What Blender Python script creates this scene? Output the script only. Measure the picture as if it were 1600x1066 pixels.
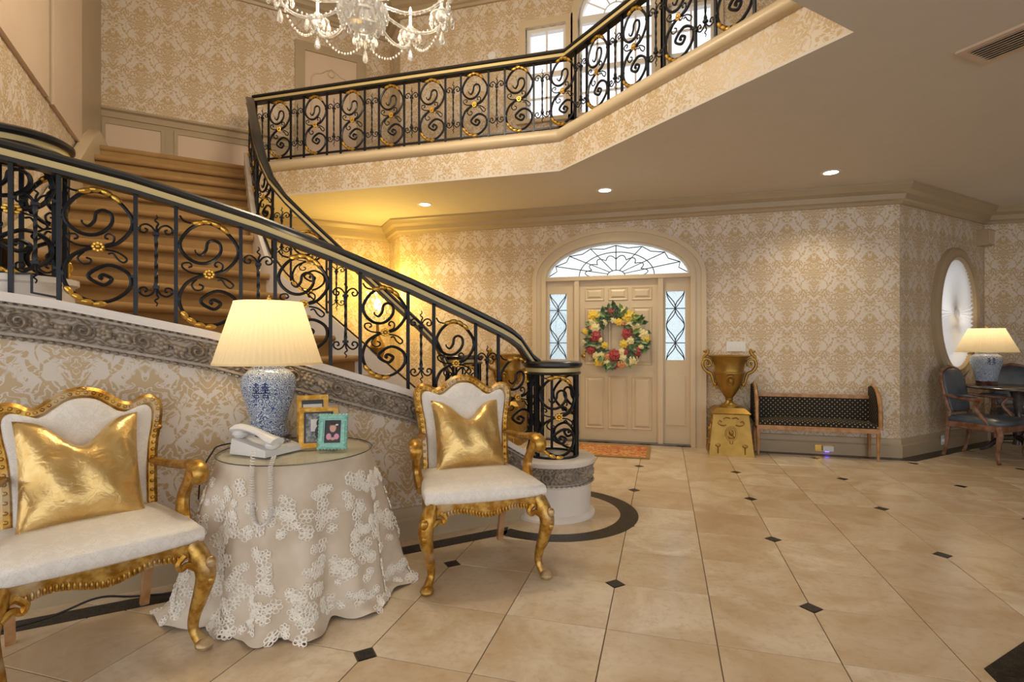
import bpy, math, random
import numpy as np
from mathutils import Matrix, Vector
R2 = math.sqrt(2.0); PI = math.pi; rad = math.radians
sc = bpy.context.scene; COL = sc.collection
for o in list(bpy.data.objects): bpy.data.objects.remove(o)
rng = random.Random(7)

# ------------------------------------------------------------ camera, world, exposure
YAW = 16.0; F_PX = 828.0; CAM_H = 1.262
cam_d = bpy.data.cameras.new('camera'); cam = bpy.data.objects.new('camera', cam_d); COL.objects.link(cam)
cam_d.sensor_width = 36.0; cam_d.lens = F_PX/1600*36; cam_d.shift_y = 3.0/1600; cam_d.clip_start = .05
cam.location = (0, 0, CAM_H); cam.rotation_euler = (rad(90), 0, rad(YAW)); sc.camera = cam
vs = sc.view_settings; vs.view_transform = 'Standard'; vs.look = 'None'; vs.gamma = 1; vs.use_curve_mapping = False
vs.exposure = 0.24
W = bpy.data.worlds.new('world'); sc.world = W; W.use_nodes = True
bg = W.node_tree.nodes['Background']; bg.inputs[0].default_value = (1.0, .99, .98, 1); bg.inputs[1].default_value = 1.5

def G(u, v, Z=0.0):
    """pixel of the 1600x1066 frame -> point on the horizontal plane Z"""
    a = rad(YAW); t = (u-800)/F_PX; z = F_PX*(CAM_H-Z)/(v-536)
    return ((math.cos(a)*t-math.sin(a))*z, (math.cos(a)+math.sin(a)*t)*z)
def SD(s, d, z=0.0): return ((s-d)/R2, (s+d)/R2, z)      # axes of the diagonal staircase: s along its wall, d across
def toSD(x, y): return ((x+y)/R2, (y-x)/R2)

# ------------------------------------------------------------ materials
class NT:
    def __init__(s, name):
        s.m = bpy.data.materials.new(name); s.m.use_nodes = True; s.t = s.m.node_tree
        s.b = s.t.nodes['Principled BSDF']; s.out = s.t.nodes['Material Output']
    def n(s, typ, **kw):
        nd = s.t.nodes.new(typ)
        for k, v in kw.items(): setattr(nd, k, v)
        return nd
    def l(s, a, b): s.t.links.new(a, b)
    def put(s, sock, v):
        if hasattr(v, 'links') or hasattr(v, 'is_linked'): s.l(v, sock)
        else: sock.default_value = v
    def m_(s, op, a, b=None, c=None, clamp=False):
        nd = s.n('ShaderNodeMath', operation=op); nd.use_clamp = clamp; s.put(nd.inputs[0], a)
        if b is not None: s.put(nd.inputs[1], b)
        if c is not None: s.put(nd.inputs[2], c)
        return nd.outputs[0]
    def mix(s, f, a, b):
        nd = s.n('ShaderNodeMix', data_type='RGBA'); s.put(nd.inputs[0], f)
        for i, v in ((6, a), (7, b)):
            if isinstance(v, tuple): nd.inputs[i].default_value = (*v[:3], 1)
            else: s.l(v, nd.inputs[i])
        return nd.outputs[2]
    def noise(s, vec, scale, detail=2, rough=.5, dist=0):
        nd = s.n('ShaderNodeTexNoise'); nd.inputs['Scale'].default_value = scale; nd.inputs['Detail'].default_value = detail
        nd.inputs['Roughness'].default_value = rough; nd.inputs['Distortion'].default_value = dist
        if vec is not None: s.l(vec, nd.inputs['Vector'])
        return nd.outputs[0]
    def obj(s): return s.n('ShaderNodeTexCoord').outputs['Object']
    def ramp(s, f, lo, hi):
        nd = s.n('ShaderNodeMapRange'); nd.interpolation_type = 'SMOOTHSTEP'; s.put(nd.inputs[0], f)
        nd.inputs[1].default_value = lo; nd.inputs[2].default_value = hi; return nd.outputs[0]
    def bump(s, h, st, dist=.01):
        nd = s.n('ShaderNodeBump'); nd.inputs['Strength'].default_value = st; nd.inputs['Distance'].default_value = dist
        s.l(h, nd.inputs['Height']); s.l(nd.outputs[0], s.b.inputs['Normal'])
    def set(s, col=None, rough=None, metal=None, **kw):
        if col is not None:
            if isinstance(col, tuple): s.b.inputs['Base Color'].default_value = (*col[:3], 1)
            else: s.l(col, s.b.inputs['Base Color'])
        if rough is not None: s.put(s.b.inputs['Roughness'], rough)
        if metal is not None: s.put(s.b.inputs['Metallic'], metal)
        for k, v in kw.items(): s.put(s.b.inputs[k], v)
        return s.m
def srgb(r, g, b):
    f = lambda c: (c/255/12.92) if c/255 <= .04045 else ((c/255+.055)/1.055)**2.4
    return (f(r), f(g), f(b))
def mix3(a, b, t): return tuple(a[i]*(1-t)+b[i]*t for i in range(3))
M = {}
def plain(name, col, rough=.5, metal=0.0, var=0.0, scale=6.0, **kw):
    t = NT(name)
    if var:
        n = t.noise(t.obj(), scale, 3); c = t.mix(t.ramp(n, .3, .7), mix3(col, (0, 0, 0), var), mix3(col, (1, 1, 1), var*.5))
    else: c = col
    M[name] = t.set(c, rough, metal, **kw); return t

def damask(name, back, motif, w=.56, h=.70, sheen=.35):
    t = NT(name); uv = t.n('ShaderNodeUVMap').outputs[0]; sp = t.n('ShaderNodeSeparateXYZ'); t.l(uv, sp.inputs[0])
    x = t.m_('DIVIDE', sp.outputs[0], w); y = t.m_('DIVIDE', sp.outputs[1], h)
    def cell(off):
        xx = t.m_('ADD', x, off); yy = t.m_('ADD', y, off)
        ax = t.m_('ABSOLUTE', t.m_('SUBTRACT', xx, t.m_('ROUND', xx))); ay = t.m_('SUBTRACT', yy, t.m_('ROUND', yy)); return ax, ay
    ax, ay = cell(0.0); bx, by = cell(.5)
    wob = t.m_('MULTIPLY', t.m_('SINE', t.m_('MULTIPLY', t.m_('ABSOLUTE', ay), 4*PI)), .065)
    sel = t.m_('LESS_THAN', t.m_('ADD', t.m_('ADD', ax, wob), t.m_('ABSOLUTE', ay)), .5)
    def pick(a, b): return t.m_('ADD', t.m_('MULTIPLY', a, sel), t.m_('MULTIPLY', b, t.m_('SUBTRACT', 1.0, sel)))
    lx = pick(ax, bx); ly = pick(ay, by)
    cv = t.n('ShaderNodeCombineXYZ'); t.l(t.m_('MULTIPLY', lx, w), cv.inputs[0]); t.l(t.m_('MULTIPLY', ly, h), cv.inputs[1])
    n1 = t.noise(cv.outputs[0], 9.5*.56/w, 1.0, .5, 1.0); n2 = t.noise(cv.outputs[0], 26*.56/w, .6, .5, .8)
    aly = t.m_('ABSOLUTE', ly); D = t.m_('MULTIPLY', t.m_('ADD', t.m_('ADD', lx, t.m_('MULTIPLY', t.m_('SINE', t.m_('MULTIPLY', aly, 4*PI)), .065)), aly), 2.0)
    nn = t.m_('SUBTRACT', n1, .5)
    ang = t.m_('ARCTAN2', ly, lx)
    Dw = t.m_('ADD', D, t.m_('MULTIPLY', nn, 1.15))
    # flower at the heart: scalloped layers of petals
    lay = t.m_('SINE', t.m_('ADD', t.m_('MULTIPLY', Dw, 30.0), t.m_('MULTIPLY', t.m_('SINE', t.m_('MULTIPLY', ang, 9.0)), 1.7)))
    cm = t.m_('MULTIPLY', t.ramp(t.m_('SUBTRACT', .60, Dw), -.01, .02), t.ramp(lay, -.9, -.55))
    # leafy ogee frame round it, cut by veins
    ring = t.m_('SUBTRACT', .135, t.m_('ABSOLUTE', t.m_('SUBTRACT', t.m_('ADD', D, t.m_('MULTIPLY', nn, 1.9)), .85)))
    vein = t.m_('SINE', t.m_('ADD', t.m_('MULTIPLY', t.m_('SUBTRACT', ly, t.m_('MULTIPLY', lx, .8)), 95.0), t.m_('MULTIPLY', n1, 22.0)))
    rm = t.m_('MULTIPLY', t.ramp(ring, -.01, .02), t.ramp(vein, -.95, -.65))
    # tendrils and small blossoms between
    tend = t.ramp(t.m_('ABSOLUTE', t.m_('SUBTRACT', n2, .5)), .022, .008)
    sp_ = t.m_('MULTIPLY', t.m_('MAXIMUM', t.m_('MULTIPLY', tend, .8), t.ramp(n2, .62, .66)), t.ramp(t.m_('ABSOLUTE', t.m_('SUBTRACT', D, .64)), .17, .10))
    mask = t.m_('MAXIMUM', t.m_('MAXIMUM', rm, cm), sp_)
    cloud = t.noise(t.obj(), 1.3, 2)
    c = t.mix(mask, back, motif); c2 = t.mix(t.m_('MULTIPLY', cloud, .12), c, motif)
    M[name] = t.set(c2, t.m_('SUBTRACT', .62, t.m_('MULTIPLY', mask, .2)))
    t.bump(mask, .15, .002)
damask('wallpaper', srgb(219, 209, 197), srgb(193, 168, 129))
damask('white_damask', srgb(236, 232, 226), srgb(226, 221, 214), .16, .2)
# travertine
t = NT('travertine'); oi = t.n('ShaderNodeObjectInfo'); tc = t.obj()
ad = t.n('ShaderNodeVectorMath', operation='MULTIPLY_ADD'); t.l(oi.outputs['Random'], ad.inputs[0]); ad.inputs[1].default_value = (37, 91, 13); t.l(tc, ad.inputs[2])
n1 = t.noise(ad.outputs[0], 2.4, 5, .55, 1.2); n2 = t.noise(ad.outputs[0], 26, 3, .6)
c = t.mix(t.ramp(n1, .32, .68), srgb(204, 182, 151), srgb(231, 218, 196))
c = t.mix(t.m_('MULTIPLY', t.ramp(n2, .45, .75), .35), c, srgb(184, 154, 118))
c = t.mix(t.m_('MULTIPLY', oi.outputs['Random'], .6), c, srgb(194, 166, 130))
M['travertine'] = t.set(c, t.m_('ADD', t.m_('MULTIPLY', n2, .14), .13)); t.b.inputs['Specular IOR Level'].default_value = .5
t.bump(n2, .05, .002)
t = NT('black_marble'); n = t.noise(t.obj(), 14, 6, .7, 2.0); v = t.ramp(t.m_('ABSOLUTE', t.m_('SUBTRACT', n, .5)), .03, .0)
M['black_marble'] = t.set(t.mix(t.m_('MULTIPLY', v, .35), srgb(16, 14, 14), srgb(120, 104, 84)), .28); t.b.inputs['Specular IOR Level'].default_value = .3
plain('grout', srgb(104, 84, 60), .8)
plain('ceiling_paint', srgb(214, 207, 197), .7, var=.02)
plain('trim_paint', srgb(174, 156, 127), .4, var=.03, scale=2)
plain('cream_paint', srgb(208, 190, 160), .38)
plain('stringer_paint', srgb(226, 219, 212), .35)
plain('panel_paint', srgb(212, 190, 168), .5, var=.03, scale=2)
plain('white_paint', srgb(232, 230, 226), .35)
t = NT('carpet'); n = t.noise(t.obj(), 240, 2); n2 = t.noise(t.obj(), 5, 3)
M['carpet'] = t.set(t.mix(n2, srgb(146, 112, 66), srgb(174, 140, 92)), .95); t.bump(n, .5, .004)
plain('carved_stone', srgb(160, 146, 130), .36, var=.12, scale=30)
plain('iron', srgb(34, 36, 42), .38, .55)
plain('rail_black', srgb(30, 29, 29), .28)
plain('rail_strip', srgb(205, 186, 132), .4, .2)
t = NT('gilt'); n = t.noise(t.obj(), 22, 4, .6); n2 = t.noise(t.obj(), 7, 3)
c = t.mix(t.ramp(n, .35, .7), srgb(166, 116, 38), srgb(216, 178, 98)); c = t.mix(t.ramp(n2, .5, .7), c, srgb(196, 174, 138))
M['gilt'] = t.set(c, t.m_('ADD', t.m_('MULTIPLY', n, .3), .22), t.m_('SUBTRACT', .85, t.m_('MULTIPLY', t.ramp(n2, .55, .72), .6))); t.bump(n, .35, .006)
t = NT('old_gold'); n = t.noise(t.obj(), 9, 4, .6)
M['old_gold'] = t.set(t.mix(n, srgb(126, 94, 38), srgb(186, 152, 80)), .38, .75); t.bump(n, .15, .006)
plain('bright_gold', srgb(228, 184, 88), .3, .85)
t = NT('gold_lame'); n = t.noise(t.obj(), 16, 3, .55, .6); n2 = t.noise(t.obj(), 60, 2)
M['gold_lame'] = t.set(t.mix(n, srgb(200, 156, 74), srgb(236, 212, 156)), .34, .8); t.bump(t.m_('ADD', n, t.m_('MULTIPLY', n2, .12)), .28, .02)
plain('mahogany', srgb(92, 48, 26), .3, var=.2, scale=12)
plain('honey_wood', srgb(174, 122, 60), .35, var=.2, scale=14)
plain('walnut', srgb(118, 70, 36), .32, var=.2, scale=14)
plain('dark_wood', srgb(44, 28, 24), .2, var=.2)
plain('blue_leather', srgb(62, 74, 88), .32, var=.1)
plain('plastic_white', srgb(226, 226, 226), .35); plain('plastic_grey', srgb(120, 122, 126), .4); plain('rubber_black', srgb(20, 20, 20), .5)
plain('brass', srgb(196, 158, 84), .25, .9); plain('lead_came', srgb(70, 74, 78), .4, .5)
plain('leaf_green', srgb(42, 92, 44), .5, var=.3, scale=20); plain('leaf_light', srgb(120, 158, 84), .5, var=.2, scale=20)
plain('rose_red', srgb(170, 22, 36), .5, var=.2, scale=40); plain('rose_cream', srgb(240, 226, 170), .5, var=.1, scale=40)
plain('rose_yellow', srgb(240, 206, 62), .5, var=.12, scale=40); plain('rose_peach', srgb(232, 150, 92), .5, var=.15, scale=40)
plain('turquoise', srgb(140, 202, 190), .4, var=.15, scale=60)
plain('photo_dark', srgb(38, 32, 34), .3); plain('photo_grey', srgb(104, 106, 108), .3, var=.5, scale=60); plain('photo_mat', srgb(226, 222, 218), .5)
plain('skin_print', srgb(206, 160, 140), .4); plain('pink_print', srgb(216, 150, 170), .4); plain('navy_print', srgb(48, 34, 56), .4)
t = NT('rug_wool'); n = t.noise(t.obj(), 14, 4, .7, 1.5); v = t.n('ShaderNodeTexVoronoi'); v.inputs['Scale'].default_value = 16; t.l(t.obj(), v.inputs['Vector'])
M['rug_wool'] = t.set(t.mix(t.ramp(n, .4, .6), srgb(182, 84, 44), srgb(214, 170, 108)), .95)
t = NT('bench_fabric'); tc = t.obj(); sp = t.n('ShaderNodeSeparateXYZ'); t.l(tc, sp.inputs[0])
q = t.m_('ADD', sp.outputs[1], sp.outputs[2])
a = t.m_('SINE', t.m_('MULTIPLY', t.m_('ADD', sp.outputs[0], q), 125)); b = t.m_('SINE', t.m_('MULTIPLY', t.m_('SUBTRACT', sp.outputs[0], q), 125))
M['bench_fabric'] = t.set(t.mix(t.ramp(t.m_('MINIMUM', a, b), .35, .6), srgb(22, 20, 20), srgb(172, 152, 112)), .8)
t = NT('blue_porcelain'); v = t.n('ShaderNodeTexVoronoi'); v.feature = 'F1'; v.inputs['Scale'].default_value = 34; t.l(t.obj(), v.inputs['Vector'])
n = t.noise(t.obj(), 150, 2, .6); rg = t.m_('SINE', t.m_('ADD', t.m_('MULTIPLY', v.outputs['Distance'], 26), t.m_('MULTIPLY', n, 9)))
M['blue_porcelain'] = t.set(t.mix(t.ramp(rg, -.5, .6), srgb(74, 102, 148), srgb(206, 214, 222)), .15)
plain('cobalt', srgb(24, 34, 92), .2)
def shade_mat(name, col, f=.5):
    t = NT(name); d = t.n('ShaderNodeBsdfDiffuse'); d.inputs[0].default_value = (*col, 1); tr = t.n('ShaderNodeBsdfTranslucent'); tr.inputs[0].default_value = (*col, 1)
    mx = t.n('ShaderNodeMixShader'); mx.inputs[0].default_value = f; t.l(d.outputs[0], mx.inputs[1]); t.l(tr.outputs[0], mx.inputs[2]); t.l(mx.outputs[0], t.out.inputs[0]); M[name] = t.m
shade_mat('lamp_shade', srgb(246, 232, 200)); shade_mat('curtain_silk', srgb(236, 236, 236), .8)
def glass_mat(name, tint, gloss=.08, rough=.02, bump=0, frost=0.0):
    t = NT(name); tp = t.n('ShaderNodeBsdfTransparent'); tp.inputs[0].default_value = (*tint, 1); gl = t.n('ShaderNodeBsdfGlossy'); gl.inputs['Roughness'].default_value = rough
    mx = t.n('ShaderNodeMixShader'); mx.inputs[0].default_value = gloss; src = tp.outputs[0]
    if frost:
        tl = t.n('ShaderNodeBsdfTranslucent'); tl.inputs[0].default_value = (.9, .93, .95, 1); m2 = t.n('ShaderNodeMixShader')
        n = t.noise(t.obj(), 60, 3, .6); t.l(t.m_('MULTIPLY', t.ramp(n, .35, .65), frost), m2.inputs[0]); t.l(tp.outputs[0], m2.inputs[1]); t.l(tl.outputs[0], m2.inputs[2]); src = m2.outputs[0]
    t.l(src, mx.inputs[1]); t.l(gl.outputs[0], mx.inputs[2])
    t.l(mx.outputs[0], t.out.inputs[0]); M[name] = t.m
glass_mat('window_glass', (.96, .97, 1.0)); glass_mat('leaded_glass', (.66, .74, .78), frost=.35); glass_mat('table_glass', (.955, .97, .95), .1)
t = NT('crystal'); M['crystal'] = t.set((1, 1, 1), .03, 0.0, **{'Transmission Weight': .75, 'IOR': 1.5})
def emit(name, col, st):
    t = NT(name); e = t.n('ShaderNodeEmission'); e.inputs[0].default_value = (*col, 1); e.inputs[1].default_value = st; t.l(e.outputs[0], t.out.inputs[0]); M[name] = t.m
emit('bulb', (1, .82, .55), 3); emit('downlight_glow', (1, .93, .8), 14); emit('flame_bulb', (1, .85, .6), 5); emit('night_light', (.2, .1, 1), 3)
# lace net over a pale lining
t = NT('lace_net'); v = t.n('ShaderNodeTexVoronoi'); v.inputs['Scale'].default_value = 22; t.l(t.obj(), v.inputs['Vector']); n = t.noise(t.obj(), 5, 3)
M['lace_net'] = t.set(t.mix(t.ramp(n, .35, .65), srgb(200, 185, 166), srgb(218, 206, 190)), .8); t.bump(v.outputs['Distance'], .2, .005)
plain('lace_thread', srgb(246, 241, 232), .7)

# ------------------------------------------------------------ mesh building
def catmull(pts, n=6, closed=False):
    P = [Vector(p) for p in pts]; out = []; N = len(P); rng_ = range(N if closed else N-1)
    for i in rng_:
        g = (lambda k: P[k % N]) if closed else (lambda k: P[max(0, min(N-1, k))])
        p0, p1, p2, p3 = g(i-1), g(i), g(i+1), g(i+2)
        for k in range(n):
            u = k/n; out.append(.5*((2*p1)+(p2-p0)*u+(2*p0-5*p1+4*p2-p3)*u*u+(3*p1-p0-3*p2+p3)*u**3))
    if not closed: out.append(P[-1])
    return out
def interp(x, pts):
    if x <= pts[0][0]: a, b = pts[0], pts[1]
    elif x >= pts[-1][0]: a, b = pts[-2], pts[-1]
    else:
        for a, b in zip(pts, pts[1:]):
            if a[0] <= x <= b[0]: break
    return a[1]+(b[1]-a[1])*(x-a[0])/(b[0]-a[0])
class MB:
    def __init__(s): s.v = []; s.f = []; s.uv = None
    def add(s, vs_, fs):
        o = len(s.v); s.v += [tuple(p) for p in vs_]; s.f += [tuple(i+o for i in f) for f in fs]; return s
    def box(s, x0, x1, y0, y1, z0, z1, T=None):
        p = [(x, y, z) for z in (z0, z1) for y in (y0, y1) for x in (x0, x1)]
        if T is not None: p = [T @ Vector(q) for q in p]
        return s.add(p, [(0, 2, 3, 1), (4, 5, 7, 6), (0, 1, 5, 4), (2, 6, 7, 3), (0, 4, 6, 2), (1, 3, 7, 5)])
    def lathe(s, prof, n=24, c=(0, 0, 0), a0=0.0, a1=2*PI, sx=1, sy=1, cap=True):
        full = abs(a1-a0-2*PI) < 1e-6; k = n if full else n+1; vs_ = []
        for r, z in prof:
            for i in range(k):
                a = a0+(a1-a0)*i/n; vs_.append((c[0]+r*math.cos(a)*sx, c[1]+r*math.sin(a)*sy, c[2]+z))
        fs = []
        for j in range(len(prof)-1):
            for i in range(n):
                i2 = (i+1) % k; fs.append((j*k+i, j*k+i2, (j+1)*k+i2, (j+1)*k+i))
        if full and cap:
            if prof[0][0] > 1e-6: fs.append(tuple(range(k-1, -1, -1)))
            if prof[-1][0] > 1e-6: fs.append(tuple((len(prof)-1)*k+i for i in range(k)))
        return s.add(vs_, fs)
    def tube(s, pts, r=.01, n=8, closed=False, fl=None, caps=True):
        P = [Vector(p) for p in pts]; N = len(P); rr = r if isinstance(r, (list, tuple)) else None
        if rr and len(rr) != N: rr = [interp(i/(N-1), [(k/(len(r)-1), q) for k, q in enumerate(r)]) for i in range(N)]
        up = None; vs_ = []
        for i in range(N):
            a = P[(i-1) % N] if (closed or i > 0) else P[i]; b = P[(i+1) % N] if (closed or i < N-1) else P[i]
            tg = (b-a)
            if tg.length < 1e-9: tg = Vector((0, 0, 1))
            tg.normalize()
            if up is None: up = Vector((0, 0, 1)) if abs(tg.z) < .9 else Vector((0, 1, 0))
            x = up-tg*up.dot(tg)
            if x.length < 1e-6: x = Vector((1, 0, 0))-tg*tg.x
            x.normalize(); up = x; y = tg.cross(x); q = rr[i] if rr else r; fx = fl or (1, 1)
            for k in range(n):
                an = 2*PI*(k+.5)/n; vs_.append(P[i]+x*(q*math.cos(an)*fx[0])+y*(q*math.sin(an)*fx[1]))
        fs = []
        for i in range(N if closed else N-1):
            j = (i+1) % N
            for k in range(n): fs.append((i*n+k, i*n+(k+1) % n, j*n+(k+1) % n, j*n+k))
        if not closed and caps: fs += [tuple(range(n-1, -1, -1)), tuple((N-1)*n+k for k in range(n))]
        return s.add(vs_, fs)
    def prism(s, poly, z0, z1, T=None):
        n = len(poly); p = [(x, y, z0) for x, y in poly]+[(x, y, z1) for x, y in poly]
        if T is not None: p = [T @ Vector(q) for q in p]
        return s.add(p, [tuple(range(n-1, -1, -1)), tuple(range(n, 2*n))]+[(i, (i+1) % n, n+(i+1) % n, n+i) for i in range(n)])
    def ell(s, c, r, nu=10, nv=6, T=None):
        vs_ = [(0, 0, -1)]+[(math.cos(2*PI*i/nu)*math.sin(PI*j/nv), math.sin(2*PI*i/nu)*math.sin(PI*j/nv), -math.cos(PI*j/nv)) for j in range(1, nv) for i in range(nu)]+[(0, 0, 1)]
        r = r if isinstance(r, (tuple, list)) else (r, r, r); vs_ = [(x*r[0], y*r[1], z*r[2]) for x, y, z in vs_]
        if T is not None: vs_ = [T @ Vector(q) for q in vs_]
        vs_ = [(c[0]+q[0], c[1]+q[1], c[2]+q[2]) for q in vs_]; L = len(vs_)-1
        fs = [(0, 1+(i+1) % nu, 1+i) for i in range(nu)]+[(L, L-nu+i, L-nu+(i+1) % nu) for i in range(nu)]
        for j in range(nv-2):
            for i in range(nu): a = 1+j*nu; fs.append((a+i, a+(i+1) % nu, a+nu+(i+1) % nu, a+nu+i))
        return s.add(vs_, fs)
    def beam(s, path, w, z0, z1, closed=False, off=0.0):
        """rectangular bar with upright sides along a 3D path"""
        return s.sweep(path, [(off-w/2, z0), (off+w/2, z0), (off+w/2, z1), (off-w/2, z1)], closed)
    def sweep(s, path, prof, closed=False):
        """profile (offset to the left of the path, height) swept along a path with mitred corners"""
        P = [Vector((p[0], p[1], p[2] if len(p) > 2 else 0)) for p in path]; N = len(P); n = len(prof); vs_ = []
        for i in range(N):
            a = P[(i-1) % N] if (closed or i > 0) else None; b = P[(i+1) % N] if (closed or i < N-1) else None
            d1 = (P[i]-a).to_2d().normalized() if a is not None else None; d2 = (b-P[i]).to_2d().normalized() if b is not None else None
            if d1 is None: d1 = d2
            if d2 is None: d2 = d1
            n1 = Vector((-d1.y, d1.x)); n2 = Vector((-d2.y, d2.x)); m = n1+n2; m = m/(max(.25, m.dot(n1)))
            for o, z in prof: vs_.append((P[i].x+m.x*o, P[i].y+m.y*o, P[i].z+z))
        fs = []
        for i in range(N if closed else N-1):
            j = (i+1) % N
            for k in range(n): fs.append((i*n+k, i*n+(k+1) % n, j*n+(k+1) % n, j*n+k))
        if not closed: fs += [tuple(range(n-1, -1, -1)), tuple((N-1)*n+k for k in range(n))]
        return s.add(vs_, fs)
    def cushion(s, outline, z0, z1, crown=.02, T=None, e=.02):
        n = len(outline); cx = sum(p[0] for p in outline)/n; cy = sum(p[1] for p in outline)/n; vs_ = []
        rings = [(.95, z0), (1.0-.01, z0+e*.35), (1.0, z0+e), (1.0, z1-e), (.985, z1-e*.3), (.95, z1), (.7, z1+crown*.6), (.35, z1+crown*.95)]
        for k, z in rings: vs_ += [(cx+(x-cx)*k, cy+(y-cy)*k, z) for x, y in outline]
        vs_.append((cx, cy, z1+crown)); fs = [tuple(range(n-1, -1, -1))]
        for j in range(len(rings)-1): fs += [(j*n+i, j*n+(i+1) % n, (j+1)*n+(i+1) % n, (j+1)*n+i) for i in range(n)]
        L = len(vs_)-1; fs += [((len(rings)-1)*n+i, (len(rings)-1)*n+(i+1) % n, L) for i in range(n)]
        if T is not None: vs_ = [T @ Vector(q) for q in vs_]
        return s.add(vs_, fs)
    def xf(s, T): s.v = [tuple(T @ Vector(p)) for p in s.v]; return s
    def mesh(s, name, mat, smooth=True, ang=38, uvf=None):
        me = bpy.data.meshes.new(name); me.from_pydata(s.v, [], s.f); me.validate()
        if isinstance(mat, str): mat = M[mat]
        me.materials.append(mat)
        if uvf:
            uvl = me.uv_layers.new(name='UVMap'); co = [v.co for v in me.vertices]
            for p in me.polygons:
                for li in p.loop_indices: uvl.data[li].uv = uvf(co[me.loops[li].vertex_index], p.normal)
        if smooth:
            for p in me.polygons: p.use_smooth = True
            me.set_sharp_from_angle(angle=rad(ang))
        me.update(); return me
    def build(s, name, mat, parent=None, w=False, smooth=True, ang=38, uvf=None, label=None):
        """w=True: the vertices are world positions and are moved into the parent's space"""
        me = None
        if w and parent is not None: s.xf(MATS[parent.name].inverted())
        me = s.mesh(name, mat, smooth, ang, uvf); o = bpy.data.objects.new(name, me); COL.objects.link(o)
        if parent is not None: o.parent = parent; MATS[o.name] = MATS[parent.name].copy()
        else: MATS[o.name] = Matrix()
        if label: o['label'] = label
        return o
MATS = {}
def place(o, loc=(0, 0, 0), rz=0.0, sc_=None, rot=None):
    o.location = loc; o.rotation_euler = rot or (0, 0, rz)
    if sc_: o.scale = sc_
    return o
def thing(name, label=None, cat=None, loc=(0, 0, 0), rz=0.0, group=None, kind=None):
    o = bpy.data.objects.new(name, None); COL.objects.link(o); place(o, loc, rz); o.empty_display_size = .1
    MATS[o.name] = Matrix.Translation(loc) @ Matrix.Rotation(rz, 4, 'Z'); return tag(o, label, cat, group, kind)
def tag(o, label=None, cat=None, group=None, kind=None):
    if label: o['label'] = label
    if cat: o['category'] = cat
    if group: o['group'] = group
    if kind: o['kind'] = kind
    return o
def inst(src, parent, loc=(0, 0, 0), rz=0.0, sc_=None, rot=None):
    """another object on the same mesh"""
    o = bpy.data.objects.new(src.name.split('.')[0], src.data); COL.objects.link(o); o.parent = parent; MATS[o.name] = MATS.get(parent.name, Matrix()).copy(); return place(o, loc, rz, sc_, rot)
def copy_tree(src, parent=None):
    c = src.copy(); COL.objects.link(c); c.parent = parent; MATS[c.name] = MATS[src.name].copy()
    for ch in src.children: copy_tree(ch, c)
    return c
def uv_x(co, n): return (co.x, co.z)
def uv_s(co, n): return ((co.x+co.y)/R2, co.z)
def uv_d(co, n): return ((co.y-co.x)/R2, co.z)
def uv_auto(co, n):
    """metres along the wall, metres up"""
    t = Vector((-n.y, n.x)) if abs(n.z) < .9 else Vector((1, 0))
    if t.length > 0: t.normalize()
    return (co.x*t.x+co.y*t.y, co.z if abs(n.z) < .9 else co.y)
# ------------------------------------------------------------ the setting
ZC, ZF, ZU, YD = 3.0, 3.42, 6.05, 6.80
DX = -.585                                     # centre of the front door
DB = 11.3/R2                                   # d of the diagonal back wall
SL = -1.25                                     # s of the wall beside the stairs
def struct(o, label=None): o['kind'] = 'structure'; (label and tag(o, label)); return o
# floor: grout bed, travertine tiles with one clipped corner, black inlays and border bands
floor = struct(MB().box(-9, 9, -3, 10, -.06, -.004).build('floor', 'grout', smooth=False), 'polished beige travertine tile floor with black marble insets')
PT = .46; TX, TY = -1.165, 1.902
hw = PT/2-.0022; ch = .052; pol = [(-hw, -hw), (hw, -hw), (hw, hw-ch), (hw-ch, hw), (-hw, hw)]
tm = MB(); n5 = len(pol); ins = [(x*.993, y*.993) for x, y in pol]
tm.add([(x, y, -.012) for x, y in pol]+[(x, y, -.0012) for x, y in pol]+[(x, y, 0) for x, y in ins], [tuple(range(10, 15))]+[(i, (i+1) % 5, 5+(i+1) % 5, 5+i) for i in range(5)]+[(5+i, 5+(i+1) % 5, 10+(i+1) % 5, 10+i) for i in range(5)])
tile0 = tm.build('tile', 'travertine', floor, smooth=False); first = True; cand = []
for i in range(-8, 17):
    for j in range(-3, 16):
        x, y = TX+(i+.5)*PT, TY+(j+.5)*PT; s_, d_ = toSD(x, y)
        dep = -math.sin(rad(YAW))*x+math.cos(rad(YAW))*y; lat = math.cos(rad(YAW))*x+math.sin(rad(YAW))*y
        if dep < .9 or abs(lat/dep) > 1.2 or CAM_H/dep > .80: continue
        if y > 8.5 or (y > 7.05 and y-x > 4.5): continue
        if d_ > 3.75 and s_ < 2.2 and not (y > 5.2 and s_ > .4): continue
        cand.append((CAM_H/dep, i, j, x, y))
cand.sort(reverse=True)
for _, i, j, x, y in cand[:300]:
    rot = {(1, 1): 0, (0, 1): 90, (0, 0): 180, (1, 0): 270}[(i % 2, j % 2)]
    if first: place(tile0, (x, y, 0), rad(rot)); first = False
    else: inst(tile0, floor, (x, y, 0), rad(rot))
q = .047; inl = MB().prism([(q, 0), (0, q), (-q, 0), (0, -q)], -.01, -.0002).build('inlay', 'black_marble', floor, smooth=False); first = True
for i in range(-4, 9):
    for j in range(-2, 8):
        x, y = TX+i*2*PT, TY+j*2*PT; s_, d_ = toSD(x, y)
        if d_ > 3.2 and s_ < 2.1 or y > 8 or y < .8 or (y > 6.8 and y-x > 4.3): continue
        if math.hypot(s_-2.2, d_-3.34) < .66: continue
        if first: place(inl, (x, y, 0)); first = False
        else: inst(inl, floor, (x, y, 0))
def sdpoly(pts): return [SD(s, d)[:2] for s, d in pts]
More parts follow.
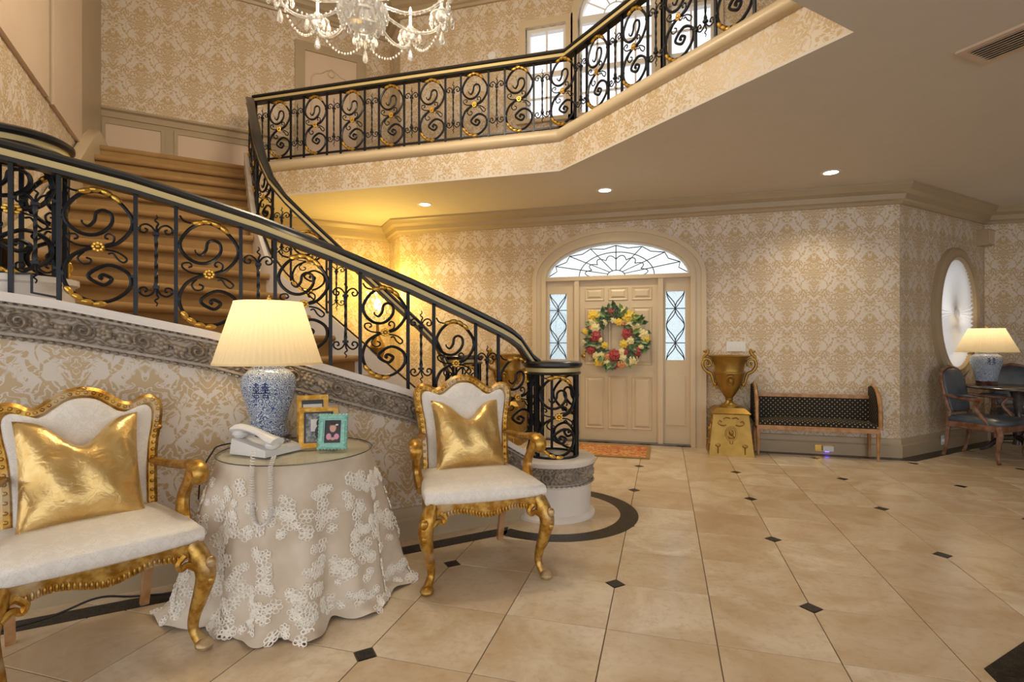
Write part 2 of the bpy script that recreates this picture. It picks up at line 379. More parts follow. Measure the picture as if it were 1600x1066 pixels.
DRA = (2.2, 3.34)                               # drum newel at the foot of the stairs
bb = [(-3.2, 4.345/R2), (1.66, 4.345/R2), (1.74, 4.51/R2), (-3.2, 4.51/R2)]
MB().prism(sdpoly(bb), -.01, .0016).build('border_band', 'black_marble', floor, smooth=False)
def ringband(a0, a1, r0, r1, n=40):
    p = [(DRA[0]+r1*math.cos(a0+(a1-a0)*k/n), DRA[1]+r1*math.sin(a0+(a1-a0)*k/n)) for k in range(n+1)]
    return p+[(DRA[0]+r0*math.cos(a1+(a0-a1)*k/n), DRA[1]+r0*math.sin(a1+(a0-a1)*k/n)) for k in range(n+1)]
MB().prism(sdpoly(ringband(rad(-158), rad(40), .50, .63)), -.01, .0016).build('border_ring', 'black_marble', floor, smooth=False)
MB().prism(sdpoly([(DRA[0]+.498*math.cos(a), DRA[1]+.498*math.sin(a)) for a in [2*PI*k/48 for k in range(48)]]), -.01, .001).build('ring_tile', 'travertine', floor, smooth=False)
MB().prism([(1.0, 6.74), (2.50, 6.74), (4.02, 8.26), (6.4, 8.26), (6.4, 8.12), (4.08, 8.12), (2.58, 6.60), (1.0, 6.64)], -.01, .0014).build('border_band', 'black_marble', floor, smooth=False)
px, py = 1.19, 2.475
MB().prism([(px, py), (px+2.2, py+2.2), (px+2.34, py+2.06), (px+.2, py-.08), (px+.2, py-2.5), (px, py-2.5)], -.01, .0016).build('border_band', 'black_marble', floor, smooth=False)
# upper floor slab with papered edge
edge = [SD(-1.25, 7.25)[:2], SD(.30, 7.25)[:2], (-4.83, 5.28), (-1.01, 5.28), (1.02, 3.374), (-.85, 1.50), (-.85, -2.5)]
slab = edge+[(7.5, -2.5), (7.5, 8.42), (3.95, 8.42), (2.45, 6.99), (-3.55, 6.99), (-4.03, 7.45), SD(-1.25, DB+.1)[:2]]
o = struct(MB().prism(slab, ZC, ZC+.02).build('ceiling', 'ceiling_paint', smooth=False), 'flat cream ceiling below the upper gallery')
struct(MB().prism(slab, ZC+.02, ZF-.02).build('wall_gallery_edge', 'wallpaper', smooth=False, uvf=uv_auto))
struct(MB().prism(slab, ZF-.02, ZF).build('floor_upper', 'carpet', smooth=False))
nos = [(r_*math.cos(a)*1.0, ZF-.062+r_*math.sin(a)) for r_, a in [(.062, 2*PI*k/12) for k in range(12)]]
struct(MB().sweep([(-4.83, 5.28), (-1.01, 5.28), (1.02, 3.374), (-.85, 1.50), (-.85, -2.5)], nos).build('trim_1', 'cream_paint'), 'rounded cream nosing along the gallery edge')
struct(MB().prism([(-9, -2.5), (8, -2.5), (8, 7.0), (-3.55, 7.0), (-4.03, 7.5), (-7.5, 4.5), (-9, 4.5)], ZU, ZU+.05).build('ceiling_upper', 'ceiling_paint', smooth=False))

def colwall(mb, xs, ivals, y0, y1, T=None):
    """wall slices: between neighbouring xs the listed (z_low, z_high) functions are solid"""
    for a, b in zip(xs, xs[1:]):
        m = (a+b)/2
        for lo, hi in ivals(m):
            p = [(a, lo(a)), (b, lo(b)), (b, hi(b)), (a, hi(a))]
            for y in (y0, y1): mb.add([(x, y, z) for x, z in p], [(0, 1, 2, 3)])
            mb.add([(x, y, z) for y in (y0, y1) for x, z in p], [(0, 1, 5, 4), (3, 2, 6, 7)])
    return mb
k_ = lambda c: (lambda x: c)
HW, RISE, SPR = .915, .475, 2.085               # door opening: half width, fanlight rise, springing
def arch(hw, rise): return lambda x: SPR+rise*math.sqrt(max(0, 1-((x-DX)/hw)**2))
xs = [-3.6]+[DX+(HW)*math.sin(PI/2*(k/16-1)) for k in range(33)]+[2.5]
def iv(m):
    if abs(m-DX) < HW: return [(arch(HW, RISE), k_(ZC+.01))]
    return [(k_(0), k_(ZC+.01))]
UW = [(-1.76, -1.22), (-1.065, -.105), (.05, .59)]      # upper windows
uz0, uz1 = 4.20, 5.42
def arch2(x): return uz1+.02+.48*math.sqrt(max(0, 1-((x-DX)/.48)**2))
wd = colwall(MB(), xs, iv, YD, YD+.2)
xs2 = [-3.6, -1.76, -1.22]+[DX+.48*math.sin(PI/2*(k/12-1)) for k in range(25)]+[.05, .59, 8]
def iv2(m):
    for k, (a, b) in enumerate(UW):
        if a < m < b: return [(k_(ZF), k_(uz0)), ((arch2 if k == 1 else k_(uz1)), k_(ZU))]
    return [(k_(ZF), k_(ZU))]
colwall(wd, xs2, iv2, YD, YD+.2)
struct(wd.build('wall_front', 'wallpaper', smooth=False, uvf=lambda c, n: (c.x+.585, c.z) if abs(n.y) > .5 else (c.x, c.y)), 'cream damask papered wall around the front door')
def wallquad(name, pts, z0, z1, label=None, th=.12):
    mb = MB(); mb.sweep([(x, y, 0) for x, y in pts], [(0, z0), (th, z0), (th, z1), (0, z1)])
    return struct(mb.build(name, 'wallpaper', smooth=False, uvf=uv_auto), label)
PB0 = (-4.03, 7.27); PB1 = SD(SL, DB)[:2]
wallquad('wall_return', [PB0, (-3.6, 6.8)], 0, ZU)
wallquad('wall_back', [PB1, PB0], 0, ZU, 'damask papered diagonal wall at the head of the stairs')
wallquad('wall_left', [SD(SL, 3.52)[:2], PB1], 0, ZU, 'papered wall beside the upper flight of stairs')
ox, oz, oa, ob = 7.84-9.3/R2, 1.62, .44, .66
xs3 = [0]+[ox+oa*math.sin(PI/2*(k/14-1)) for k in range(29)]+[1.5*R2]
eo = lambda x: ob*math.sqrt(max(0, 1-((x-ox)/oa)**2))
iv3 = lambda m: [(k_(0), lambda x: oz-eo(x)), (lambda x: oz+eo(x), k_(ZC))] if abs(m-ox) < oa else [(k_(0), k_(ZC))]
struct(colwall(MB(), xs3, iv3, 0, .12).xf(Matrix.Translation((2.5, 6.8, 0)) @ Matrix.Rotation(rad(45), 4, 'Z')).build('wall_bay', 'wallpaper', smooth=False, uvf=uv_s), 'dim damask papered wall with the oval window')
wallquad('wall_rear_upper', [(8, -2.5), (-9, -2.5)], ZC, ZU)
wallquad('wall_far', [(4.0, 8.3), (6.5, 8.3)], 0, ZC); wallquad('wall_right_added', [(6.5, 8.3), (6.5, 2.5)], 0, ZC)  # the right wall is out of view, added to dim the bay wall

# mouldings
crown = [(0, 0), (-.03, 0), (-.045, .03), (-.07, .045), (-.085, .10), (-.13, .13), (-.15, .165), (-.165, .18), (-.165, .205), (0, .205)]
base = [(0, 0), (-.035, 0), (-.035, .125), (-.022, .14), (-.022, .165), (-.012, .20), (0, .205)]
struct(MB().sweep([(*PB1, ZC-.205), (*PB0, ZC-.205), (-3.6, 6.8, ZC-.205), (2.5, 6.8, ZC-.205), (4.0, 8.3, ZC-.205), (6.5, 8.3, ZC-.205)], crown).build('trim_2', 'trim_paint', ang=25), 'taupe crown moulding below the gallery')
struct(MB().sweep([(*PB1, ZU-.2), (*PB0, ZU-.2), (-3.6, 6.8, ZU-.2), (8, 6.8, ZU-.2)], crown).build('trim_3', 'trim_paint', ang=25))
struct(MB().sweep([(*SD(.6, DB)[:2], 0), (*PB0, 0), (-3.6, 6.8, 0), (DX-1.08, 6.8, 0)], base).build('baseboard_back', 'trim_paint', ang=25))
struct(MB().sweep([(DX+1.08, 6.8, 0), (2.5, 6.8, 0), (4.0, 8.3, 0), (6.5, 8.3, 0)], base).build('baseboard_front', 'trim_paint', ang=25))
struct(MB().sweep([(*PB1, ZF), (*PB0, ZF), (-3.6, 6.8, ZF), (8, 6.8, ZF)], [(0, 0), (-.025, 0), (-.025, .14), (0, .17)]).build('baseboard_upper', 'trim_paint'))

# ------------------------------------------------------------ front door set
door = struct(thing('door_1', 'cream panelled front door with leaded sidelights and arched fanlight', None, (DX, YD, 0)))
def ellp(hw, rise, n=36, a0=PI, a1=0): return [(hw*math.cos(a0+(a1-a0)*k/n), SPR+rise*math.sin(a0+(a1-a0)*k/n)) for k in range(n+1)]
def xzpoly(mb, outer, inner, y0, y1):
    """band between two outlines of equal length in the x-z plane"""
    n = len(outer); v = [(x, y0, z) for x, z in outer]+[(x, y0, z) for x, z in inner]+[(x, y1, z) for x, z in outer]+[(x, y1, z) for x, z in inner]; f = []
    for i in range(n-1): f += [(i, i+1, n+i+1, n+i), (2*n+i, 3*n+i, 3*n+i+1, 2*n+i+1), (i, 2*n+i, 2*n+i+1, i+1), (n+i, n+i+1, 3*n+i+1, 3*n+i)]
    for i in (0, n-1): f.append((i, n+i, 3*n+i, 2*n+i))
    return mb.add(v, f)
cas = MB()
for (h0, r0), (h1, r1), y in (((1.075, .63), (1.02, .575), -.045), ((1.02, .575), (.95, .51), -.03), ((.95, .51), (.895, .455), -.05)):
    xzpoly(cas, [(-h0, 0)]+ellp(h0, r0)+[(h0, 0)], [(-h1, 0)]+ellp(h1, r1)+[(h1, 0)], y, .05)
cas.build('casing', 'cream_paint', door)
for x in (-.495, .545): MB().box(x-.03, x+.03, -.02, .09, 0, SPR).build('jamb', 'cream_paint', door, smooth=False)
MB().box(-.9, .9, -.03, .1, SPR-.02, SPR+.03).build('transom_bar', 'cream_paint', door, smooth=False)
MB().box(-.9, .9, -.06, .1, 0, .018).build('threshold', 'dark_wood', door, smooth=False)
fan = xzpoly(MB(), ellp(.9, .46), ellp(.87, .43), .0, .06).build('fanlight_frame', 'white_paint', door)
gl = MB(); e_ = ellp(.88, .44); gl.add([(0, .035, SPR)]+[(x, .035, z) for x, z in e_], [(0, i+1, i+2) for i in range(len(e_)-1)]); gl.build('fanlight_glass', 'leaded_glass', door, smooth=False)
cm = MB(); z0 = SPR+.03; r = .006
def cl(pts): cm.tube([(x, .03, z) for x, z in pts], r, 5)
cl([(.11*math.cos(a), z0+.07*math.sin(a)) for a in [PI*k/12 for k in range(13)]])
cl([(.47*math.cos(a), z0+.30*math.sin(a)) for a in [PI*k/24 for k in range(25)]])
tips = []
for k in range(9):
    a = PI*(k+.0)/8; 
    if 0 < k < 8: tips.append((.84*math.cos(a), z0+.385*math.sin(a))); cl([(.11*math.cos(a), z0+.07*math.sin(a)), tips[-1]])
for k in range(8):
    a0, a1 = PI*k/8, PI*(k+1)/8
    cl([((.33+.07*math.sin(PI*q/8))*math.cos(a0+(a1-a0)*q/8), z0+(.21+.05*math.sin(PI*q/8))*math.sin(a0+(a1-a0)*q/8)) for q in range(9)])
ends = [(.86, z0+.02)]+tips+[(-.86, z0+.02)]
for a, b in zip(ends, ends[1:]):
    m = ((a[0]+b[0])/2, (a[1]+b[1])/2); cl([a, (m[0]*.93, z0+(m[1]-z0)*.93), b])
cm.build('came', 'lead_came', door)
for sx in (-1, 1):                              # sidelights
    x0, x1 = (-.93, -.525) if sx < 0 else (.575, .93); gc = (-.745 if sx < 0 else .72); gx0, gx1 = gc-.115, gc+.115; gz0, gz1 = 1.05, 1.90
    sl = MB()
    for a, b, c, d in ((x0, gx0, .02, SPR), (gx1, x1, .02, SPR), (gx0, gx1, gz1, SPR), (gx0, gx1, .02, gz0)): sl.box(a, b, .02, .06, c, d)
    so = sl.build('sidelight', 'cream_paint', door, smooth=False)
    MB().box(gx0, gx1, .037, .043, gz0, gz1).build('pane', 'leaded_glass', so, smooth=False)
    MB().box(gx0-.0, gx1+.0, .008, .02, .25, .86).build('panel', 'cream_paint', so, smooth=False)
    cm = MB(); H_ = gz1-gz0
    for k in range(4): cl([(gx0, gz0+H_*k/4+.0), (gx1, gz0+H_*k/4)]) if k in (1, 3) else None
    for ph in (0, 1):
        cl([(gc+(.105 if ph else -.105)*math.cos(PI*2*(t_/40)), gz0+H_*t_/40) for t_ in range(41)])
        cl([(gc+(.105 if ph else -.105)*math.cos(PI*2*(t_/40))**3, gz0+H_*t_/40) for t_ in range(41)])
    cm.build('came', 'lead_came', so)
leaf = MB().box(-.465, .515, .03, .075, .02, SPR-.02).build('door_leaf', 'cream_paint', door, smooth=False)
for r_, (z0_, z1_) in enumerate(((1.80, 1.97), (.98, 1.72), (.17, .84))):
    for cx in (-.27, .025, .32):
        w_, T_ = .125, None; p = MB(); zm = (z0_+z1_)/2; hz = (z1_-z0_)/2
        ring = lambda k, y: [(cx-w_+k, y, z0_+k), (cx+w_-k, y, z0_+k), (cx+w_-k, y, z1_-k), (cx-w_+k, y, z1_-k)]
        v = ring(0, .03)+ring(.008, .018)+ring(.03, .026)+ring(.055, .012); f = [(12, 13, 14, 15)]
        for j in range(3): f += [(4*j+i, 4*j+(i+1) % 4, 4*j+4+(i+1) % 4, 4*j+4+i) for i in range(4)]
        p.add(v, f).build('panel', 'cream_paint', leaf, smooth=False)
kb = MB().lathe([(.0, 0), (.028, .0), (.03, .008), (.012, .012), (.01, .04), (.024, .046), (.03, .06), (.024, .075), (0, .08)], 16).xf(Matrix.Translation((-.405, .03, 1.10)) @ Matrix.Rotation(rad(90), 4, 'X'))
kb.box(-.425, -.385, .022, .03, 1.04, 1.18).build('knob', 'brass', leaf)
for z in (.3, 1.1, 1.85): MB().lathe([(.008, 0), (.008, .1)], 8, (.522, .02, z)).build('hinge', 'brass', leaf)

# upper windows
for k, (a, b) in enumerate(UW):
    cx = (a+b)/2; w_ = (b-a)/2; wn = struct(thing('window_%d' % (k+1), ['narrow white sash window left of the arched gallery window', 'tall arched white gallery window above the front door', 'narrow white sash window right of the arched gallery window'][k], None, (cx, YD, uz0)))
    hgt = uz1-uz0; fr = MB(); e2 = [(-w_, 0), (-w_, hgt)]
    top = [(w_*math.cos(PI-PI*j/24), hgt+.02+w_*math.sin(PI-PI*j/24)) for j in range(25)] if k == 1 else [(-w_, hgt), (w_, hgt)]
    out = [(-w_, 0)]+top+[(w_, 0), (-w_, 0)]; ii = .045
    sc2 = lambda p, q: (p[0]*(1-q/w_), (q if p[1] <= 0 else (p[1]-q if k != 1 else (hgt+.02+(p[1]-hgt-.02)*(1-q/w_)))))
    xzpoly(fr, out, [sc2(p, ii) for p in out], .04, .12)
    fr.build('window_frame', 'white_paint', wn)
    co = [(p[0]*(1+.09/w_), (-.0 if p[1] <= 0 else (p[1]+.09 if k != 1 else hgt+.02+(p[1]-hgt-.02)*(1+.09/w_)))) for p in out[:-1]]
    cs = MB(); xzpoly(cs, co, out[:-1], -.035, .0); cs.box(-w_-.12, w_+.12, -.06, .02, -.05, 0); cs.build('casing', 'cream_paint', wn)
    mu = MB(); bar = .012
    for z in (hgt*.5,): mu.box(-w_+.04, w_-.04, .05, .09, z-.03, z+.03)
    cols = 2 if k != 1 else 4
    for c in range(1, cols): x = -w_+2*w_*c/cols; mu.box(x-bar, x+bar, .06, .085, .04, hgt)
    for z in (hgt*.25, hgt*.75): mu.box(-w_+.04, w_-.04, .06, .085, z-bar, z+bar)
    if k == 1:
        mu.box(-w_+.03, w_-.03, .03, .1, hgt-.03, hgt+.06)
        for j in range(1, 6): a_ = PI*j/6; mu.tube([(.16*math.cos(a_), .07, hgt+.04+.16*math.sin(a_)), ((w_-.04)*math.cos(a_), .07, hgt+.04+(w_-.04)*math.sin(a_))], .011, 6)
        mu.tube([(.16*math.cos(PI*j/12), .07, hgt+.04+.16*math.sin(PI*j/12)) for j in range(13)], .011, 6)
    mu.build('muntin', 'white_paint', wn, smooth=False)
    if k != 1:
        for i in range(2):
            for j in range(4): MB().box(-w_+.04+i*(w_-.04), (i)*(w_-.04), .072, .076, hgt*j/4+.01, hgt*(j+1)/4).build('pane', 'window_glass', wn, smooth=False)
    else:
        for i in range(4):
            for j in range(4): ww = (2*w_-.08)/4; MB().box(-w_+.04+i*ww, -w_+.04+(i+1)*ww, .072, .076, hgt*j/4+.01, hgt*(j+1)/4).build('pane', 'window_glass', wn, smooth=False)
        g2 = MB(); ee = [(w_*.95*math.cos(PI*j/20), .074, hgt+.03+w_*.95*math.sin(PI*j/20)) for j in range(21)]; g2.add([(0, .074, hgt+.03)]+ee, [(0, i+1, i+2) for i in range(20)]); g2.build('arched_pane', 'window_glass', wn, smooth=False)

# oval window in the bay wall: x along the wall, y into the wall
OVS = 7.84; ov = struct(thing('window_4', 'oval window with pleated white sunburst curtain in the dim bay wall', None, ((OVS-4.3/R2)/R2, (OVS+4.3/R2)/R2, 1.62), rad(45)))
def oval(a, b, y, n=48): return [(a*math.cos(2*PI*k/n), y, b*math.sin(2*PI*k/n)) for k in range(n)]
fr = MB(); rings = [(.57, .80, 0), (.57, .80, -.05), (.53, .76, -.07), (.49, .71, -.055), (.46, .68, -.065), (.43, .65, -.04), (.43, .65, 0)]
for a, b, y in rings: fr.v += oval(a, b, y)
for j in range(len(rings)-1): fr.f += [(j*48+i, j*48+(i+1) % 48, (j+1)*48+(i+1) % 48, (j+1)*48+i) for i in range(48)]
fr.build('oval_frame', 'trim_paint', ov)
cu = MB(); n = 144
for r_ in (.06, .3, .6, 1.0): cu.v += [(.435*r_*math.cos(2*PI*k/n), -.012-.03*(k % 2)*(.4+r_*.6), .655*r_*math.sin(2*PI*k/n)) for k in range(n)]
for j in range(3): cu.f += [(j*n+i, j*n+(i+1) % n, (j+1)*n+(i+1) % n, (j+1)*n+i) for i in range(n)]
cu.build('curtain', 'curtain_silk', ov, smooth=False)
MB().ell((0, -.03, 0), (.05, .03, .06), 12, 8).build('curtain_rosette', 'curtain_silk', ov)
MB().add(oval(.43, .65, -.004), [tuple(range(48))]).build('pane', 'window_glass', ov, smooth=False)

# upper back wall: chair rail, stiles, panels and a door
wb = struct(thing('trim_4', 'taupe chair rail and framed panels on the wall above the stairs', None, SD(SL, DB, ZF), rad(45)))
MB().sweep([(0, 0, .62), (2.15, 0, .62)], [(0, -.04), (-.02, -.04), (-.02, .03), (-.05, .05), (-.05, .075), (0, .085)]).build('chair_rail', 'trim_paint', wb)
def wpanel(x0, x1, z0, z1):
    b = MB()
    for a, c, d, e in ((x0-.04, x0, z0-.04, z1+.04), (x1, x1+.04, z0-.04, z1+.04), (x0, x1, z0-.04, z0), (x0, x1, z1, z1+.04)): b.box(a, c, -.022, 0, d, e)
    b.build('panel_frame', 'trim_paint', wb, smooth=False); MB().box(x0, x1, -.006, 0, z0, z1).build('panel', 'panel_paint', wb, smooth=False)
wpanel(.06, .62, .12, .50); wpanel(.80, 1.95, .12, .50)
MB().box(0, 2.1, -.004, 0, 0, .6).build('dado', 'trim_paint', wb, smooth=False)
ud = struct(thing('door_2', 'cream door with carved panel on the gallery', None, SD(1.07, DB, ZF), rad(45)))
b = MB()
for a, c, d, e in ((-.13, 0, 0, 2.10), (.72, .85, 0, 2.10), (0, .72, 1.98, 2.10)): b.box(a, c, -.045, 0, d, e)
b.build('casing', 'trim_paint', ud, smooth=False)
dl = MB().box(0, .72, -.02, 0, 0, 1.98).build('door_leaf', 'panel_paint', ud, smooth=False)
MB().tube([(.36+.27*x, -.024, 1.35+.45*z) for x, z in [(-1, -1), (-1, .6), (-.8, .75), (-.5, .8), (-.25, .92), (0, 1), (.25, .92), (.5, .8), (.8, .75), (1, .6), (1, -1)]], .012, 6).build('panel_moulding', 'cream_paint', dl)
MB().ell((.36, -.03, 1.72), (.05, .02, .05), 10, 6).build('ornament', 'cream_paint', dl)
# panels on the wall beside the stairs
wl = struct(thing('trim_5', 'plain raised panels high on the wall beside the stairs', None, SD(SL, 3.6, 3.28), rad(135)))
for a, b in ((-.3, 2.05), (2.2, 3.25)): MB().box(a, b, -.035, 0, 0, 2.4).build('panel', 'panel_paint', wl, smooth=False)
MB().box(2.06, 2.19, -.02, 0, .0, 2.55).build('stile', 'trim_paint', wl, smooth=False)
MB().box(3.30, 4.35, -.02, 0, .0, 2.55).build('stile', 'trim_paint', wl, smooth=False)
# ------------------------------------------------------------ staircase
RZ = .19
OUT = [(SL+.12, 7.25-.278*k) for k in range(7)]+[(SL+.12, 5.30), (SL+.12, 4.85), (SL+.12, 4.40), (SL+.12, 3.60), (-.75, 3.52), (-.2, 3.52), (.3, 3.52), (.75, 3.52), (1.2, 3.52), (1.65, 3.52), (2.08, 3.52)]
INN = [(.28, 7.25-.278*k) for k in range(6)]+[(.29, 5.62), (.33, 5.50), (.40, 5.38), (.52, 5.28), (.72, 5.22), (.94, 5.22), (1.16, 5.23), (1.38, 5.24), (1.60, 5.25), (1.82, 5.26), (2.02, 5.27), (2.2, 5.28)]
stair = thing('staircase', 'wide carpeted winding staircase rising to the gallery', 'staircase', SD(2.1, 4.3), rad(45))
def sdw(p, z): return SD(p[0], p[1], z)
MB().prism([SD(*p)[:2] for p in ((SL+.12, 7.235), (.28, 7.235), (.28, 7.5), (SL+.12, 7.5))], ZF-RZ-.2, ZF+.004).build('step', 'carpet', stair, w=True)
for k in range(1, 18):
    zt = ZF-RZ*k; a, b, c, d = OUT[k], INN[k], INN[k-1], OUT[k-1]
    poly = [a, b, c, d] if k != 11 else [a, b, c, d, (SL+.12, 3.52)]
    m = MB().prism([SD(*p)[:2] for p in poly], max(0, zt-RZ-.16), zt)
    dv = Vector(SD(*b)[:2])-Vector(SD(*a)[:2]); nrm = Vector((dv.y, -dv.x)).normalized(); f = nrm*.016
    m.tube([Vector(SD(*a, zt-.028))+Vector((f.x, f.y, 0)), Vector(SD(*b, zt-.028))+Vector((f.x, f.y, 0))], .03, 10)
    m.build('step', 'carpet', stair, w=True)
m = MB().tube([SD(*OUT[0], ZF-.026), SD(*INN[0], ZF-.026)], .032, 10).build('top_nosing', 'carpet', stair, w=True)
# skirting board on the wall side, stringer on the inner side
sk = [(SL+.02, 7.9, ZF+.16), (SL+.02, 7.25, ZF+.16)]+[(SL+.02, OUT[k][1], ZF-RZ*k+.20) for k in range(1, 10)]
MB().add([SD(s_, d_, z) for s_, d_, z in sk]+[SD(s_+.1, d_, z) for s_, d_, z in sk]+[SD(s_+.1, d_, z-.6) for s_, d_, z in sk],
         [(i, i+1, len(sk)+i+1, len(sk)+i) for i in range(len(sk)-1)]+[(len(sk)+i, len(sk)+i+1, 2*len(sk)+i+1, 2*len(sk)+i) for i in range(len(sk)-1)]).build('skirting', 'cream_paint', stair, w=True)
ip = [(p[0]+(.03 if k < 8 else .0), p[1]+(.0 if k < 8 else .03), ZF-RZ*k+.17) for k, p in enumerate(INN)]
ipw = [SD(*p) for p in ip]
mb = MB(); n = len(ipw)
nr = [];
for i in range(n):
    a = Vector(ipw[max(0, i-1)][:2]); b = Vector(ipw[min(n-1, i+1)][:2]); t_ = (b-a).normalized(); nr.append(Vector((-t_.y, t_.x)))
for side in (-1, 1): mb.v += [(p[0]+nr[i].x*.035*side, p[1]+nr[i].y*.035*side, p[2]) for i, p in enumerate(ipw)]
for side in (-1, 1): mb.v += [(p[0]+nr[i].x*.035*side, p[1]+nr[i].y*.035*side, max(0, p[2]-.75)) for i, p in enumerate(ipw)]
for i in range(n-1): mb.f += [(i, i+1, n+i+1, n+i), (2*n+i, i, i+1, 2*n+i+1)[::-1], (n+i, n+i+1, 3*n+i+1, 3*n+i), (2*n+i, 3*n+i, 3*n+i+1, 2*n+i+1)]
mb.build('inner_stringer', 'stringer_paint', stair, w=True)

# ------------------------------------------------------------ papered wall under the near railing
CAP = [(-3.0, 1.80), (-.892, 1.503), (-.678, 1.470), (-.03, 1.328), (1.07, .968), (1.5, .75), (1.82, .558), (2.0, .45)]
RAIL = [(-1.6, 2.33), (-.916, 2.239), (-.374, 2.143), (.175, 2.008), (.6, 1.873), (1.114, 1.692), (1.6, 1.496), (1.86, 1.382), (1.95, 1.32), (2.06, 1.18), (2.14, 1.125)]
ss = [-3.0]+[-2.0+.1*k for k in range(41)]
def zc(s): return interp(s, CAP)
def zr(s): return interp(s, RAIL)
mb = MB(); n = len(ss); D0, D1 = 3.315, 3.515
mb.v = [SD(s, d, z) for d, zz in ((D0, 0), (D0, 1), (D1, 1), (D1, 0)) for s in ss for z in [(zc(s)-.03) if zz else 0]]
for i in range(n-1):
    for j in range(4): mb.f.append((j*n+i, j*n+i+1, ((j+1) % 4)*n+i+1, ((j+1) % 4)*n+i))
mb.f += [(n-1, 2*n-1, 3*n-1, 4*n-1), (0, 3*n, 2*n, n)]
struct(mb.build('wall_stair', 'wallpaper', smooth=False, uvf=lambda c, nn: ((c.x+c.y)/R2+.05, c.z+.1)), 'damask papered wall under the stair railing')
struct(MB().sweep([SD(-3, D0), SD(1.95, D0)], [(o_*.9, z_) for o_, z_ in base]).build('baseboard_stair', 'trim_paint', ang=25))
capo = struct(MB().beam([SD(s, 3.41, zc(s)) for s in ss], .24, -.03, .0).build('trim_6', 'stringer_paint'), 'white sloping cap below the near railing')
# carved frieze: a height field of rosettes, scrolls, leaves and berries
def relief(L, H, step):
    nx, ny = int(L/step)+1, max(8, int(H/step)+1); X, Y = np.meshgrid(np.linspace(0, L, nx), np.linspace(0, H, ny)); Z = np.zeros_like(X); rs = np.random.RandomState(3)
    def put(h): np.maximum(Z, h, out=Z)
    x = .05; k = 0
    while x < L:
        cy = H*(.5+.06*math.sin(k*2.1)); R = H*.34
        dx, dy = X-x, Y-cy; r = np.hypot(dx, dy); a = np.arctan2(dy, dx)
        if k % 3 == 0:                              # scroll
            sg = 1 if k % 2 else -1; sp_ = np.cos(2*PI*(r/R*1.6)-a*sg); put(np.where(r < R*1.15, np.clip(.35+.65*sp_, 0, 1)**.6*.95, 0)*np.clip((1.2-r/R)*4, 0, 1))
        elif k % 3 == 1:                            # six-petalled flower
            for q in range(6):
                b = 2*PI*q/6+k; put(np.sqrt(np.clip(1-((dx-R*.55*math.cos(b))**2+(dy-R*.55*math.sin(b))**2)/(R*.36)**2, 0, 1))*.85)
            put(np.sqrt(np.clip(1-(r/(R*.3))**2, 0, 1)))
        else:                                       # fruit
            for q in range(5):
                b = 2*PI*q/5+k; rr_ = R*(.5 if q else .1); put(np.sqrt(np.clip(1-((dx-rr_*math.cos(b))**2+(dy-rr_*math.sin(b))**2)/(R*.36)**2, 0, 1))*.95)
        for q in range(5):                          # leaves above and below
            lx, ly, an = x+(q-2)*H*.13, H*(.12 if (q+k) % 2 else .88), (-1)**q*.5; u = (X-lx)*math.cos(an)+(Y-ly)*math.sin(an); v = -(X-lx)*math.sin(an)+(Y-ly)*math.cos(an)
            put((np.clip(1-(u/(H*.15))**2-(v/(H*.065))**2, 0, 1)**.5)*.6)
        for sx in (-1, 1): put(np.sqrt(np.clip(1-(np.hypot(dx-sx*H*.33, dy+sx*H*.12)/(H*.06))**2, 0, 1))*.6)
        x += H*.68; k += 1
    Z *= np.clip(np.minimum(Y, H-Y)/(H*.08), 0, 1); return X, Y, Z
def friezemesh(L, H, step, fn, amp):
    X, Y, Z = relief(L, H, step); ny, nx = X.shape; mb = MB(); mb.v = [tuple(fn(X[j, i], Y[j, i], Z[j, i]*amp)) for j in range(ny) for i in range(nx)]
    mb.f = [(j*nx+i, j*nx+i+1, (j+1)*nx+i+1, (j+1)*nx+i) for j in range(ny-1) for i in range(nx-1)]; return mb
fz = struct(thing('trim_7', 'carved grey frieze of flowers and scrolls below the railing', None, SD(-1.3, D0)))
FH = .118; S0 = -1.35; L = 3.36
friezemesh(L, FH, .0042, lambda x, y, h: SD(S0+x, D0-.012-h, zc(S0+x)-.068-FH+y), .034).build('carving', 'carved_stone', fz, w=True, ang=70)
fs = [S0+.05*k for k in range(int(L/.05)+1)]
for z0_, z1_, th in ((-.068, -.056, .032), (-.044, -.03, .040), (-.068-FH-.014, -.068-FH, .032)):
    MB().beam([SD(s, D0-th/2, zc(s)) for s in fs], th, z0_, z1_).build('moulding', 'stringer_paint' if z1_ == -.03 else 'carved_stone', fz, w=True)
for zz in (-.050, -.068-FH-.025):
    mb = MB(); s = S0
    while s < S0+L: mb.ell(SD(s, D0-.016, zc(s)+zz), (.016, .016, .0095), 6, 4, Matrix.Rotation(rad(45), 4, 'Z') @ Matrix.Rotation(rad(18), 4, 'Y')); s += .036
    mb.build('rope_moulding', 'carved_stone', fz, w=True)

